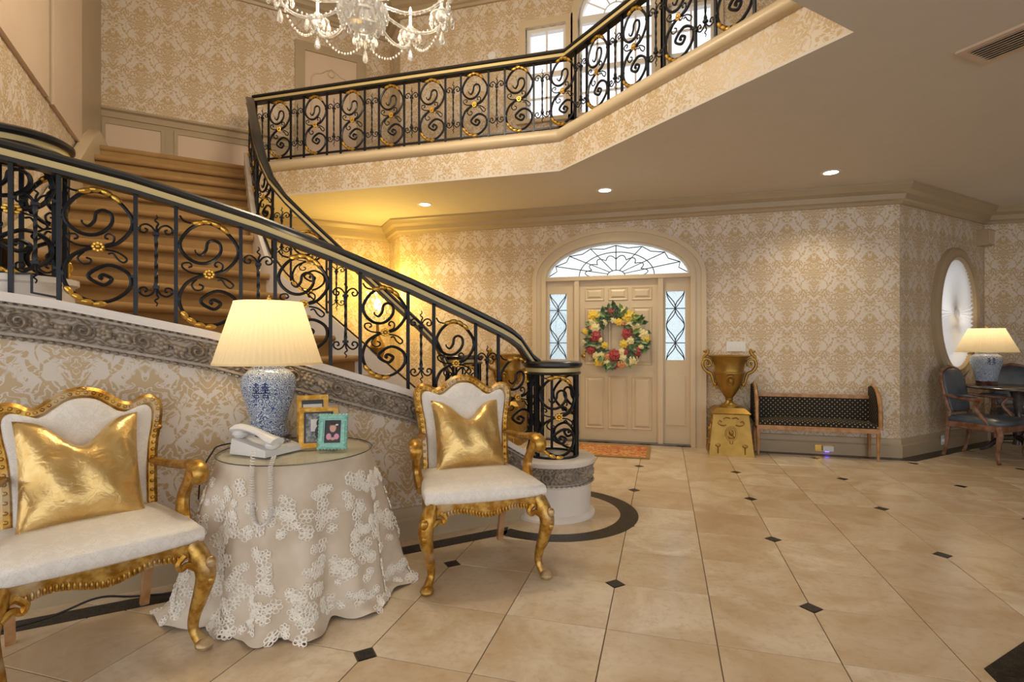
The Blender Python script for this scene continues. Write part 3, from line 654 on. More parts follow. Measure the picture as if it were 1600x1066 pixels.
# ------------------------------------------------------------ ironwork
def cm2(pts, n=5): return [(p.x, 0, p.y) for p in catmull([(x, z, 0) for x, z in pts], n)]
def scroll_parts(bend=None):
    """S-scroll panel about its centre (x across, z up), its gilt leaves and its rosette"""
    a = MB()
    a.tube(cm2([(.018, -.172), (.006, -.163), (.022, -.148), (.056, -.170), (.020, -.203), (-.042, -.155), (.04, -.095), (.125, -.135), (.132, -.215), (.06, -.283), (-.03, -.292), (-.115, -.235), (-.142, -.15), (-.11, -.06), (-.04, -.012), (0, 0)]), .0105, 6, fl=(1, 1.15))
    a.tube(cm2([(0, 0), (.07, .02), (.128, .086), (.144, .154), (.112, .22), (.056, .274), (-.016, .297), (-.088, .26), (-.136, .182), (-.128, .12), (-.08, .072), (-.024, .062), (.024, .086), (.056, .134), (.052, .182), (.02, .199), (-.008, .182), (-.016, .139), (-.04, .108), (-.064, .12), (-.068, .137)]), [.0105]*12+[.009]*5+[.005]*2, 6, fl=(1, 1.15))
    for p in ([(-.02, 0), (-.085, .005), (-.125, .03), (-.125, .055), (-.095, .06), (-.085, .042), (-.1, .034)], [(.03, .015), (.06, .03), (.065, .06), (.045, .075), (.03, .065), (.03, .05), (.042, .048)],
              [(.03, -.012), (.08, -.022), (.12, -.055), (.105, -.077), (.08, -.06), (.06, -.03), (.04, -.035)], [(-.06, -.03), (-.085, -.065), (-.065, -.095), (-.035, -.09), (-.03, -.07), (-.05, -.06)], [(-.139, .327), (-.122, .300), (-.09, .290), (-.05, .292)]):
        a.tube(cm2(p, 4), .0055, 5)
    for x in (-.15, .15):
        for z in (.15, -.15): a.box(x-.014, x+.014, -.013, .013, z-.008, z+.008)
    g = MB(); g2 = MB(); top_ = g
    def leaf(x, z, ln, wd, an):
        nonlocal g
        T = Matrix.Rotation(-an, 3, 'Y'); g.ell((x, -.004, z), (ln, .018, wd), 8, 6, T); g.ell((x+.4*ln*math.cos(an), -.012, z+.4*ln*math.sin(an)), (ln*.6, .013, wd*.6), 6, 4, T)
    for x, z, an in ((-.055, .292, .2), (-.012, .304, .0), (.035, .292, -.45), (.075, .265, -.75)): leaf(x, z, .032, .016, an)
    g = g2
    for x, z, an in ((-.118, -.24, -.95), (-.085, -.272, -.6), (-.045, -.296, -.2), (.005, -.305, .1)): leaf(x, z, .032, .016, an)
    r = MB()
    for k in range(8): c = 2*PI*k/8; r.ell((.020*math.cos(c), -.016, .020*math.sin(c)), (.0095, .006, .0095), 6, 4)
    r.ell((0, -.02, 0), (.010, .007, .010), 8, 5)
    for k in range(8): c = 2*PI*k/8; r.ell((.018*math.cos(c), .016, .018*math.sin(c)), (.009, .006, .009), 5, 3)
    if bend:
        for m in (a, top_, g2, r): m.v = [((bend-y)*math.sin(x/bend), -(bend-y)*math.cos(x/bend), z) for x, y, z in m.v]
    return a, top_, g2, r
def slim_parts():
    a = MB(); rings = 26; vs_ = []
    for i in range(rings+1):
        z = -.155+.31*i/rings; w_ = .009 if 3 < i < rings-3 else .013; tw = 2.5*PI*i/rings
        vs_ += [(w_*math.cos(tw+PI/2*k), w_*math.sin(tw+PI/2*k), z) for k in range(4)]
    a.add(vs_, [(4*i+k, 4*i+(k+1) % 4, 4*i+4+(k+1) % 4, 4*i+4+k) for i in range(rings) for k in range(4)])
    for sg in (1, -1):
        for sx in (1, -1): a.tube(cm2([(0, sg*.15), (sx*.018, sg*.185), (sx*.045, sg*.20), (sx*.070, sg*.185), (sx*.070, sg*.158), (sx*.048, sg*.152), (sx*.040, sg*.170), (sx*.052, sg*.176)], 4), .0055, 5)
        a.tube(cm2([(0, sg*.16), (.003, sg*.19), (.010, sg*.208), (-.006, sg*.224), (.006, sg*.240), (.0, sg*.256)], 3), [.006, .005, .003], 5); a.box(-.016, .016, -.014, .014, sg*.150-.008, sg*.150+.008)
        for sx in (1, -1): a.box(sx*.085-.014, sx*.085+.014, -.013, .013, sg*.172-.007, sg*.172+.007)
    return a
_a, _g, _h, _r = scroll_parts(); SCR = (_a.mesh('scroll', 'iron'), _g.mesh('gilt_leaf', 'bright_gold'), _h.mesh('gilt_leaf', 'bright_gold'), _r.mesh('rosette', 'bright_gold'))
_a, _g, _h, _r = scroll_parts(.186); BSCR = (_a.mesh('curved_scroll', 'iron'), _g.mesh('gilt_leaf', 'bright_gold'), _h.mesh('gilt_leaf', 'bright_gold'), _r.mesh('rosette', 'bright_gold'))
SLIM = slim_parts().mesh('twisted_baluster', 'iron'); POST = MB().box(-.0095, .0095, -.0095, .0095, 0, 1).mesh('post', 'iron', smooth=False)
def raw(name, me, parent, loc, rz=0, sc_=None):
    o = bpy.data.objects.new(name, me); COL.objects.link(o); o.parent = parent; MATS[o.name] = MATS[parent.name]; return place(o, loc, rz, sc_)
def put_scroll(parent, loc, rz, sz=1.0, meshes=None):
    m = meshes or SCR; o = raw(m[0].name, m[0], parent, loc, rz, (1, 1, sz)); raw('gilt_leaf', m[1], o, (0, 0, 0)); raw('gilt_leaf', m[2], o, (0, 0, 0)); raw('rosette', m[3], o, (0, 0, 0)); return o
def handrail(root, path, strip=True):
    mb = MB(); mb.sweep(path, [(-.030, -.045), (.030, -.045), (.042, -.030), (.042, -.012), (.030, 0), (-.030, 0), (-.042, -.012), (-.042, -.030)]).build('handrail', 'rail_black', root, w=True)
    MB().beam(path, .066, -.078, -.045).build('handrail_strip', 'rail_strip', root, w=True, label='cream gold strip under the black handrail')
    MB().beam(path, .076, -.100, -.078).build('under_rail', 'rail_black', root, w=True)
def railing(root, path, seq, a0, sz=1.0, lift=0.0, lower=None, zoff=0.0):
    """path of (x, y, base z, rail top z); seq of S (scroll) and N (slim) panels from arc length a0"""
    P = path; cum = [0]
    for p, q_ in zip(P, P[1:]): cum.append(cum[-1]+math.hypot(q_[0]-p[0], q_[1]-p[1]))
    def at(a):
        a = max(0, min(cum[-1]-1e-6, a))
        for i in range(len(P)-1):
            if cum[i] <= a <= cum[i+1]: break
        t_ = (a-cum[i])/(cum[i+1]-cum[i]); return [P[i][j]+(P[i+1][j]-P[i][j])*t_ for j in range(4)]
    inv = MATS[root.name].inverted(); rz0 = math.atan2(MATS[root.name][1][0], MATS[root.name][0][0])
    def post(a): x, y, zb, zt = at(a); raw('post', POST, root, inv @ Vector((x, y, zb+zoff)), math.atan2(dirn(a)[1], dirn(a)[0])-rz0, (1, 1, zt-.09-zb-zoff))
    def dirn(a): p, q_ = at(a-.05), at(a+.05); return (q_[0]-p[0], q_[1]-p[1])
    a = a0; post(a)
    for c in seq:
        w_ = .314 if c == 'S' else .181; p, q_ = at(a), at(a+w_); m = at(a+w_/2); an = math.atan2(q_[1]-p[1], q_[0]-p[0])-rz0
        zm = (m[2]+m[3]-.10)/2+lift; loc = inv @ Vector(((p[0]+q_[0])/2, (p[1]+q_[1])/2, zm))
        if c == 'S': put_scroll(root, loc, an, sz)
        else: raw('twisted_baluster', SLIM, root, loc, an, (1, 1, sz))
        a += w_; post(a)
    handrail(root, [(p[0], p[1], p[3]) for p in P])
    if lower is not None: MB().beam([(p[0], p[1], p[2]) for p in P], .022, lower, lower+.018).build('lower_rail', 'iron', root, w=True)
def drum(name, label, s, d, z0, z1, r=.186, ncage=3, a0=0.0):
    t_ = thing(name, label, 'newel', SD(s, d, z0), rad(45)); h = z1-z0; k = r/.186
    MB().lathe([(r-.03, h-.075), (r+.012, h-.075), (r+.012, h-.07)], 40, cap=False).build('cap_soffit', 'rail_black', t_)
    MB().lathe([(r-.02, h-.095), (r+.022, h-.095), (r+.028, h-.085), (r+.022, h-.075), (r-.02, h-.075), (r-.02, h-.095)], 40, cap=False).build('under_rail', 'rail_black', t_)
    MB().lathe([(r-.02, h-.075), (r+.015, h-.075), (r+.015, h-.045), (r-.02, h-.045), (r-.02, h-.075)], 40, cap=False).build('cap_strip', 'rail_strip', t_)
    MB().lathe([(0, h-.045), (r+.025, h-.045), (r+.037, h-.03), (r+.037, h-.012), (r+.02, h), (0, h)], 40).build('cap', 'rail_black', t_)
    MB().lathe([(r-.012, 0), (r+.012, 0), (r+.012, .014), (r-.012, .014), (r-.012, 0)], 36, cap=False).build('ring', 'iron', t_)
    for i in range(ncage):
        a = a0+2*PI*i/ncage; put_scroll(t_, (0, 0, h/2-.045), a, (h-.12)/.61, BSCR).scale = (k, k, (h-.12)/.61)
        for q in (-.5, .5): b = a+q*(.314/.186)-PI/2; raw('post', POST, t_, (r*math.cos(b), r*math.sin(b), .0), b, (1.1, 1.1, h-.095))
    return t_
# near railing
nr_ = thing('stair_railing', 'near wrought iron stair railing with gilt S-scrolls above the papered wall', 'railing', SD(-.9, 3.415, zc(-.9)), rad(45))
RD = 3.415; sp = [-1.12, -.95, -.8, -.6, -.4, -.2, 0, .2, .4, .6, .8, 1.0, 1.114, 1.3, 1.5, 1.7, 1.8, 1.88, 1.95, 2.0, 2.06, 2.12]
npth = [(*SD(s, RD)[:2], zc(s), zr(s)) for s in sp]
railing(nr_, npth, 'NSNSNSNSNSNS', (-.696-.181)-(-1.12), .96, lift=.0)
MB().tube([SD(-.86, RD, 1.60), SD(-.80, RD, 1.60), SD(-.80, RD, zc(-.8)+.02), SD(-.70, RD, zc(-.7)+.015)], .008, 4).build('shoe', 'iron', nr_, w=True)
# inner railing
RH = .93
IP = [(.33, 7.22, 0)]+[(.33, 7.25-.278*k, k) for k in range(1, 6)]+[(.335, 5.62, 6), (.37, 5.51, 7), (.43, 5.41, 8), (.55, 5.31, 9), (.73, 5.26, 10), (.94, 5.25, 11), (1.16, 5.26, 12), (1.38, 5.27, 13), (1.60, 5.28, 14), (1.82, 5.29, 15), (2.02, 5.30, 16), (2.16, 5.30, 16.75)]
ipath = [(*SD(s, d)[:2], ZF-RZ*k+.17, (4.27 if k == 0 else ZF-RZ*k+RH if k < 16 else ZF-RZ*k+RH-.14*(k-16)*1.3)) for s, d, k in IP]
irl = thing('stair_railing', 'inner wrought iron stair railing climbing to the gallery', 'railing', SD(.33, 5.5, 2.2), rad(45))
railing(irl, ipath, 'SNSNSNSNSN', .05, .92, lower=.02, lift=.02)
# gallery railing
gx = .10; c1 = (-1.01+gx*.40, 5.28+gx); dn = Vector((1.906, 2.03)).normalized()*gx; c2 = (1.02+.0+dn.x*.3, 3.374+dn.y*.9+.02)
gal = thing('gallery_railing', 'wrought iron gallery railing with gilt S-scrolls overlooking the hall', 'railing', (-1.0, 5.38, ZF))
gp = [(-4.80, 5.34, ZF, 4.27), (-1.01+.042, 5.38, ZF, 4.27), (1.02+.09, 3.374+.06, ZF, 4.27)]
railing(gal, gp, 'NSNSNSNSNSNSNSNSNSNSNSNSNSNS'[:27], .03, 1.10, lower=.055, lift=.03, zoff=-.05)
# drum newels
pl = thing('newel_plinth', 'round white plinth with carved frieze at the foot of the stairs', 'plinth', SD(*DRA), rad(45))
MB().lathe([(.0, 0), (.315, 0), (.315, .018), (.300, .03), (.285, .04), (.285, .235), (.292, .24), (.292, .25), (.272, .25), (.272, .375), (.295, .378), (.312, .385), (.316, .40), (.316, .415), (.30, .425), (0, .425)], 56).build('body', 'stringer_paint', pl)
rb = .280; friezemesh(2*PI*rb, .105, .0048, lambda x, y, h: ((rb+h)*math.cos(x/rb), (rb+h)*math.sin(x/rb), .262+y), .032).build('carving', 'carved_stone', pl, ang=70)
for z in (.255, .372):
    mb = MB()
    for k in range(52): a = 2*PI*k/52; mb.ell((.300*math.cos(a), .300*math.sin(a), z), (.013, .013, .008), 6, 4)
    mb.build('rope_moulding', 'carved_stone', pl)
drum('newel_cage', 'round iron newel cage with black cap on the white plinth', *DRA, .425, 1.125, a0=rad(-20))
drum('newel_cage', 'round iron newel cage beyond the stairs behind the right armchair', 2.34, 5.32, .425, 1.13, a0=rad(-10))
MB().lathe([(.0, 0), (.30, 0), (.30, .02), (.285, .04), (.285, .375), (.31, .385), (.31, .415), (0, .425)], 40, SD(2.34, 5.32)).build('newel_plinth', 'stringer_paint'); tag(bpy.data.objects['newel_plinth.001'] if 'newel_plinth.001' in bpy.data.objects else None, 'plain white newel plinth at the far side of the bottom step', 'plinth')
DRB = (-.95, 3.70)
drum('newel_cage', 'round iron newel cage at the turn of the stairs, far left', *DRB, 1.60, 2.335, r=.225, a0=rad(15))
tag(MB().lathe([(.0, 1.1), (.26, 1.1), (.26, 1.56), (.28, 1.57), (.28, 1.6), (.0, 1.61)], 40, SD(*DRB)).build('newel_plinth', 'stringer_paint'), 'white newel plinth at the turn of the stairs, far left', 'plinth')
# ------------------------------------------------------------ gilt armchairs
def gilt_chair(label, loc, rz):
    c = thing('armchair', label, 'armchair', loc, rz, 'gilt armchairs beside the lace table')
    so = catmull([(-.325, -.315, 0), (0, -.325, 0), (.325, -.315, 0), (.318, -.1, 0), (.275, .235, 0), (0, .245, 0), (-.275, .235, 0), (-.318, -.1, 0)], 1, True)
    so = [(-.325, -.315), (-.16, -.325), (0, -.328), (.16, -.325), (.325, -.315), (.322, -.15), (.30, .05), (.275, .235), (.1, .24), (-.1, .24), (-.275, .235), (-.30, .05), (-.322, -.15)]
    MB().cushion(so, .435, .505, .03, e=.03).build('seat', 'white_damask', c, uvf=lambda q, n: (q.x, q.y+q.z), ang=60)
    fr = MB(); xs = [-.31+.62*k/30 for k in range(31)]
    lo = lambda x: .372-.016*math.cos(x/.31*PI*2)+(.018 if abs(x) > .24 else 0)
    v = [(x, y, z) for y in (-.315, -.285) for z_ in (0, 1) for x in xs for z in [lo(x) if z_ == 0 else .44]]; n = 31
    fr.add(v, [(j*n+i, j*n+i+1, k*n+i+1, k*n+i) for j, k in ((0, 1), (1, 3), (3, 2), (2, 0)) for i in range(n-1)])
    for sx in (-1, 1): fr.prism([(sx*.285, -.30), (sx*.315, -.30), (sx*.272, .24), (sx*.245, .24)][::sx], .375, .44)
    fr.box(-.25, .25, .215, .245, .36, .44); fr.build('seat_rail', 'gilt', c, ang=30)
    gd = MB()
    for k in range(29): x = -.225+.45*k/28; gd.ell((x, -.318, lo(x)+.016), (.0065, .008, .016), 6, 5)
    gd.build('gadroon_edge', 'gilt', c)
    rake = lambda z: .235+(z-.45)*.16
    half = [(0, 1.034), (.055, 1.024), (.10, .994), (.145, .962), (.19, .957), (.225, .978), (.262, .982), (.285, .952), (.280, .88), (.262, .78), (.252, .64), (.25, .50)]
    full = [(-x, z) for x, z in half[::-1]][:-1]+half; fo = [(p.x, p.y) for p in catmull([(x, z, 0) for x, z in full], 4)]
    MB().tube([(x, rake(z), z) for x, z in fo], .024, 8, fl=(1.0, 1.2)).build('back_frame', 'gilt', c)
    bd = MB(); acc = 0
    for p, q in zip(fo, fo[1:]):
        acc += math.hypot(q[0]-p[0], q[1]-p[1])
        if acc > .021: acc = 0; k = 1.055; bd.ell((q[0]*1.01, rake(q[1])-.022, q[1]+.003), (.009, .008, .009), 6, 4)
    tag(bd.build('carved_edge', 'gilt', c), kind='stuff')
    for x, z in ((0, 1.058), (-.27, .995), (.27, .995), (-.285, .86), (.285, .86)): MB().ell((x, rake(z)-.01, z-.01), (.024, .018, .016), 8, 5).build('carved_boss', 'gilt', c)
    ins = [(x*.925, .49+(z-.49)*.962) for x, z in fo]; bk = MB()
    T = Matrix(((1, 0, 0, 0), (0, .16, -1, .235-.45*.16), (0, 1, 0, 0), (0, 0, 0, 1)))
    bk.cushion(ins, -.015, .035, .02, T, e=.015).build('backrest', 'white_damask', c, uvf=uv_x, ang=60)
    MB().box(-.25, .25, rake(.5)-.02, rake(.5)+.02, .455, .51).build('lower_back_rail', 'gilt', c, smooth=False)
    for sx in (-1, 1):
        fl = MB(); fl.tube(catmull([(sx*.285, -.285, .435), (sx*.305, -.305, .38), (sx*.325, -.322, .31), (sx*.312, -.305, .22), (sx*.295, -.285, .14), (sx*.29, -.28, .08), (sx*.305, -.298, .04), (sx*.315, -.312, .024)], 5), [.036, .042, .040, .031, .024, .020, .023, .027], 10)
        fl.ell((sx*.318, -.325, .022), (.036, .042, .024), 10, 6)
        for a, b, r in ((.0, .36, .022), (-.022, .325, .018), (.022, .33, .018), (0, .285, .016)): fl.ell((sx*(.335+a*.4), -.352+abs(a), b), (r, r*.7, r*1.2), 8, 5)
        fl.tube(catmull([(sx*.25, -.315, .40), (sx*.225, -.318, .375), (sx*.235, -.318, .35), (sx*.26, -.318, .36), (sx*.29, -.33, .34)], 4), .014, 6)
        fl.build('front_leg', 'gilt', c)
        MB().tube([(sx*.25, .235, .45), (sx*.245, .245, .25), (sx*.235, .30, 0)], [.030, .027, .024], 4).build('back_leg', 'honey_wood', c, smooth=False)
        ar = MB(); ar.tube(catmull([(sx*.262, .27, .70), (sx*.29, .18, .695), (sx*.325, .06, .70), (sx*.345, -.04, .715), (sx*.348, -.10, .715)], 6), [.022, .022, .026, .030, .030], 8, fl=(.8, 1.2))
        ar.tube(catmull([(sx*.348, -.10, .715), (sx*.350, -.145, .70), (sx*.352, -.150, .665), (sx*.352, -.12, .652), (sx*.352, -.103, .672), (sx*.352, -.118, .688)], 4), [.030, .028, .024, .02, .016, .012], 8, fl=(1, 1.3))
        ar.build('arm', 'gilt', c)
        MB().tube(catmull([(sx*.343, -.085, .70), (sx*.338, -.04, .64), (sx*.330, .01, .57), (sx*.322, .0, .51), (sx*.318, -.04, .47), (sx*.320, -.075, .455)], 6), [.030, .026, .028, .030, .028, .02], 8, fl=(1.2, .9)).build('arm_support', 'gilt', c)
    return c
def pillow(label, parent_loc, rz, w=.24, h=.235, tilt=22, tz=.0, chop=.12):
    p = MB(); n = 26
    for side in (-1, 1):
        for j in range(n+1):
            for i in range(n+1):
                u, v = -1+2*i/n, -1+2*j/n; t_ = ((1-abs(u)**2.6)*(1-abs(v)**2.6))**.55
                x = u*w*(1-.07*(1-v*v)*abs(u)); z = v*h*(1-.06*(1-u*u)*abs(v))
                g = math.exp(-(u/.42)**2)*max(0, (v+.1)/1.1)**1.5; z -= chop*g; y = side*.088*t_*(1-.35*g); y += side*.006*math.sin(9*u+4*v)*t_
                p.v.append((x, y, z+h))
    N = (n+1)**2
    for j in range(n):
        for i in range(n): a = j*(n+1)+i; p.f += [(a, a+1, a+n+2, a+n+1), (N+a, N+a+n+1, N+a+n+2, N+a+1)]
    for j in range(n):
        a, b = j*(n+1), (j+1)*(n+1); p.f += [(a, b, N+b, N+a), (a+n, N+a+n, N+b+n, b+n)]
    for i in range(n): p.f += [(i, N+i, N+i+1, i+1), (n*(n+1)+i, n*(n+1)+i+1, N+n*(n+1)+i+1, N+n*(n+1)+i)]
    p.xf(Matrix.Rotation(rad(-tilt), 4, 'X'))
    o = p.build('cushion', 'gold_lame', ang=80); place(o, parent_loc, rz); return tag(o, label, 'cushion', 'gold cushions on the armchairs')
CL, CLR = SD(-.450, 2.745), rad(62); CR, CRR = SD(1.291, 2.777), rad(33)
gilt_chair('gilt carved armchair in white damask left of the lace table', CL, CLR)
gilt_chair('gilt carved armchair in white damask between lace table and newel', CR, CRR)
def loc_in(base, rz, x, y, z): q = Matrix.Rotation(rz, 3, 'Z') @ Vector((x, y, 0)); return (base[0]+q.x, base[1]+q.y, z)
pillow('shiny gold cushion on the left armchair, cut off seat corner beside it', loc_in(CL, CLR, -.02, .055, .498), CLR, .215, .238)
pillow('shiny gold cushion on the right armchair near the newel', loc_in(CR, CRR, .01, .10, .512), CRR+rad(4), .215, .215)
bpy.data.objects['cushion']['label'] = 'shiny gold cushion on the armchair left of the lace table'

# ------------------------------------------------------------ lace table and what stands on it
TC = SD(.351, 2.877); TZ = .72; TR = .363
tb = thing('round_table', 'round side table hidden under a floor-length lace cloth with glass top', 'table', TC, rad(45))
MB().lathe([(.0, .70), (TR-.03, .70), (TR-.03, .712), (0, .712)], 40).build('table_top', 'honey_wood', tb)
MB().lathe([(.03, 0), (.03, .70)], 10).build('post', 'honey_wood', tb)
gt = thing('glass_top', 'round green-edged glass sheet on the lace cloth', 'glass top', (TC[0], TC[1], TZ-.002))
MB().lathe([(0, 0), (TR, 0), (TR+.003, .003), (TR, .008), (0, .008)], 56).build('sheet', 'table_glass', gt); MB().lathe([(TR+.0005, .0015), (TR+.0042, .004), (TR+.0005, .0065)], 56, cap=False).build('edge', 'lead_came', gt)
GZ = TZ+.006
clo = thing('lace_tablecloth', 'cream floral lace cloth draped to the floor over the round table', 'tablecloth', TC, rad(45))
rl = random.Random(5); ph = [rl.uniform(0, 6.28) for _ in range(6)]
HEM = [(0, .55), (30, .50), (90, .4), (150, .52), (172, .57), (195, .50), (219, .405), (242, .465), (262, .45), (285, .44), (319, .45), (345, .53), (360, .55)]
def cloth_r(a, t_):
    """radius of the skirt at angle a (s axis = 0), t from the table edge 0 to the hem 1"""
    fold = .5*math.sin(9*a+ph[0]+.6*math.sin(2*a))+.35*math.sin(14*a+ph[1])+.25*math.sin(5*a+ph[2]); hem = interp(math.degrees(a) % 360, HEM)
    r = TR-.012+(hem-TR)*(t_**.85)+fold*.062*t_**1.05
    if t_ > .93: r += (t_-.93)*.6*(1+.5*math.sin(11*a+ph[3]))
    dy = math.sin(a); lim = .365/dy if dy > .2 else 9
    return min(r, lim-.01*t_)
nA, nT = 240, 40; cm_ = MB()
def cpt(a, t_, lift=0.0): r = cloth_r(a, t_)+lift; z = .714*(1-t_) if t_ < .97 else .714*.03*(1-t_)/.03*.6+.005+.008*(1+math.sin(23*a)); return (r*math.cos(a), r*math.sin(a), max(.003, z))
for j in range(nT+1): cm_.v += [cpt(2*PI*i/nA, j/nT) for i in range(nA)]
for j in range(nT): cm_.f += [(j*nA+i, (j+1)*nA+i, (j+1)*nA+(i+1) % nA, j*nA+(i+1) % nA) for i in range(nA)]
c0 = len(cm_.v); cm_.v += [((TR-.02)*math.cos(2*PI*i/nA), (TR-.02)*math.sin(2*PI*i/nA), .7165) for i in range(nA)]+[(0, 0, .7165)]
cm_.f += [(i, (i+1) % nA, c0+(i+1) % nA, c0+i) for i in range(nA)]+[(c0+i, c0+(i+1) % nA, c0+nA) for i in range(nA)]
cm_.build('net', 'lace_net', clo, ang=80)
fl = MB(); cnt = 0
while cnt < 440:
    a = rl.uniform(rad(-200), rad(30)); t_ = rl.uniform(.06, .99)**.8; wgt = .5+.5*math.sin(7*a+9*t_)*math.sin(5*a-6*t_+1)
    if rl.random() > wgt*.9+.28 and t_ < .86: continue
    c = Vector(cpt(a, t_, .004)); e1 = (Vector(cpt(a+.03, t_, .004))-c).normalized(); e2 = (Vector(cpt(a, max(0, t_-.03), .004))-c).normalized(); R_ = rl.uniform(.011, .022); npet = rl.choice((5, 6, 6, 7)); a0 = rl.uniform(0, 6)
    for k in range(npet):
        b = a0+2*PI*k/npet; pc = c+(e1*math.cos(b)+e2*math.sin(b))*R_; rr = R_*.46
        fl.tube([pc+(e1*math.cos(q+b)*rr*1.25+e2*math.sin(q+b)*rr) for q in [2*PI*m/7 for m in range(7)]], .0034, 3, True)
    fl.tube([c+(e1*math.cos(q)+e2*math.sin(q))*R_*.33 for q in [2*PI*m/6 for m in range(6)]], .0034, 3, True); cnt += 1
tag(fl.build('lace_flowers', 'lace_thread', clo, ang=80), 'raised white embroidered flowers', kind='stuff')
def happiness(mb, rf, a0, zc_, sz):
    """double-happiness character wrapped round a jar of radius rf(z)"""
    st = []
    for ox in (-.27, .27):
        st += [(ox-.16, ox+.16, .86, .93), (ox-.05, ox+.05, .76, 1.0), (ox-.22, ox+.22, .70, .76)]
        for y0, y1 in ((.50, .66), (.05, .24)): st += [(ox-.17, ox+.17, y1-.05, y1), (ox-.17, ox+.17, y0, y0+.05), (ox-.17, ox-.12, y0, y1), (ox+.12, ox+.17, y0, y1)]
        st += [(ox-.05, ox+.05, .36, .5)]
    st += [(-.55, .55, .33, .39)]
    for x0, x1, y0, y1 in st:
        nn = max(1, int((x1-x0)/.1))
        for k in range(nn):
            xa, xb = x0+(x1-x0)*k/nn, x0+(x1-x0)*(k+1)/nn; q = []
            for x, y in ((xa, y0), (xb, y0), (xb, y1), (xa, y1)): z = zc_+(y-.5)*sz; r = rf(z)+.0015; an = a0+x*sz/rf(z); q.append((r*math.cos(an), r*math.sin(an), z))
            mb.add(q, [(0, 1, 2, 3)])
    return mb
def table_lamp(label, loc, k, face, jar, power, sh):
    """jar: profile in metres; sh: shade (bottom r, top r, z0, z1)"""
    t_ = thing('table_lamp', label, 'lamp', loc)
    MB().lathe([(0, 0), (k*.115, 0), (k*.12, .008), (k*.108, .016), (k*.112, .030), (k*.118, .036), (k*.10, .042), (0, .042)], 8).build('wooden_stand', 'mahogany', t_)
    MB().lathe([(r*k, .042+z*k) for r, z in jar], 40).build('jar', 'blue_porcelain', t_, ang=60)
    prof = [(.042+z*k, r*k) for r, z in jar if r > 0]; rf = lambda z: interp(z, prof)
    happiness(MB(), rf, face, .042+k*.255, .085*k).build('character', 'cobalt', t_, smooth=False, label='dark blue double-happiness character')
    top = prof[-1][0]; MB().lathe([(.012, top-.01), (.012, sh[3]+.01), (.0, sh[3]+.01)], 10).build('stem', 'brass', t_)
    MB().ell((0, 0, sh[3]+.022), (.012, .012, .016), 8, 6).build('finial', 'brass', t_)
    s_ = MB(); n_ = 120
    for r, z in ((sh[0], sh[2]), (sh[0]-.002, sh[2]+.012), (sh[1]+(sh[0]-sh[1])*.5, (sh[2]+sh[3])/2), (sh[1]+.002, sh[3]-.012), (sh[1], sh[3])): s_.v += [((r+.0035*(i % 2))*math.cos(2*PI*i/n_), (r+.0035*(i % 2))*math.sin(2*PI*i/n_), z) for i in range(n_)]
    for j in range(4): s_.f += [(j*n_+i, j*n_+(i+1) % n_, (j+1)*n_+(i+1) % n_, (j+1)*n_+i) for i in range(n_)]
    s_.build('lamp_shade', 'lamp_shade', t_, ang=5)
    MB().lathe([(sh[0]-.003, sh[2]-.004), (sh[0]+.006, sh[2]-.004), (sh[0]+.006, sh[2]+.008)], 60, cap=False).build('shade_trim', 'lamp_shade', t_)
    zb = sh[2]+(sh[3]-sh[2])*.52; MB().ell((0, 0, zb), .03, 10, 8).build('light_bulb', 'bulb', t_)
    li = bpy.data.lights.new('lamp_light', 'POINT'); li.energy = power; li.color = (1, .78, .48); li.shadow_soft_size = .045; lo = bpy.data.objects.new('lamp_light', li); COL.objects.link(lo); lo.parent = t_; lo.location = (0, 0, zb+.055)
    return t_
JAR = [(0, 0), (.105, 0), (.108, .01), (.098, .03), (.092, .07), (.102, .13), (.125, .20), (.140, .26), (.142, .30), (.130, .335), (.105, .358), (.082, .368), (.08, .39), (.076, .392), (0, .392)]
lx, ly = SD(.20, 3.06)[:2]; lp = G(420, 692, GZ+.0)
table_lamp('blue and white porcelain jar lamp with pleated cream shade on the lace table', (lp[0], lp[1], GZ), .97, rad(-66), JAR, 4.2, (.266, .168, .425, .755))
# photograph frames
def frame(name, label, u, v, w_, h_, bw, mat, yaw, tilt, print_fn, carved=False):
    x, y = G(u, v, GZ); t_ = thing(name, label, 'picture frame', (x, y, GZ+(.010 if carved else .002)), rad(yaw)); T = Matrix.Rotation(rad(-tilt), 4, 'X')
    fr = MB()
    for a, b, c, d in ((-w_/2, w_/2, 0, bw), (-w_/2, w_/2, h_-bw, h_), (-w_/2, -w_/2+bw, bw, h_-bw), (w_/2-bw, w_/2, bw, h_-bw)):
        fr.box(a, b, -.012, .006, c, d); fr.box(a+bw*.25, b-bw*.25, -.019, -.010, c+bw*.25, d-bw*.25)
    if carved:
        for k in range(9):
            for z in (0, h_): fr.ell((-w_/2+w_*k/8, -.004, z), (w_*.075, .012, .008), 7, 4)
        for k in range(11):
            for x_ in (-w_/2, w_/2): fr.ell((x_, -.004, h_*k/10), (.008, .012, h_*.06), 7, 4)
    fr.xf(T).build('frame', mat, t_)
    ph_ = MB().box(-w_/2+bw*.8, w_/2-bw*.8, -.006, .003, bw*.8, h_-bw*.8).xf(T).build('photograph', 'photo_dark', t_, smooth=False)
    print_fn(ph_, T, w_, h_)
    MB().box(-.012, .012, 0, .004, 0, h_*.8).xf(Matrix.Translation((0, h_*.42, 0)) @ Matrix.Rotation(rad(22), 4, 'X')).build('easel_back', 'dark_wood', t_, smooth=False)
    return t_
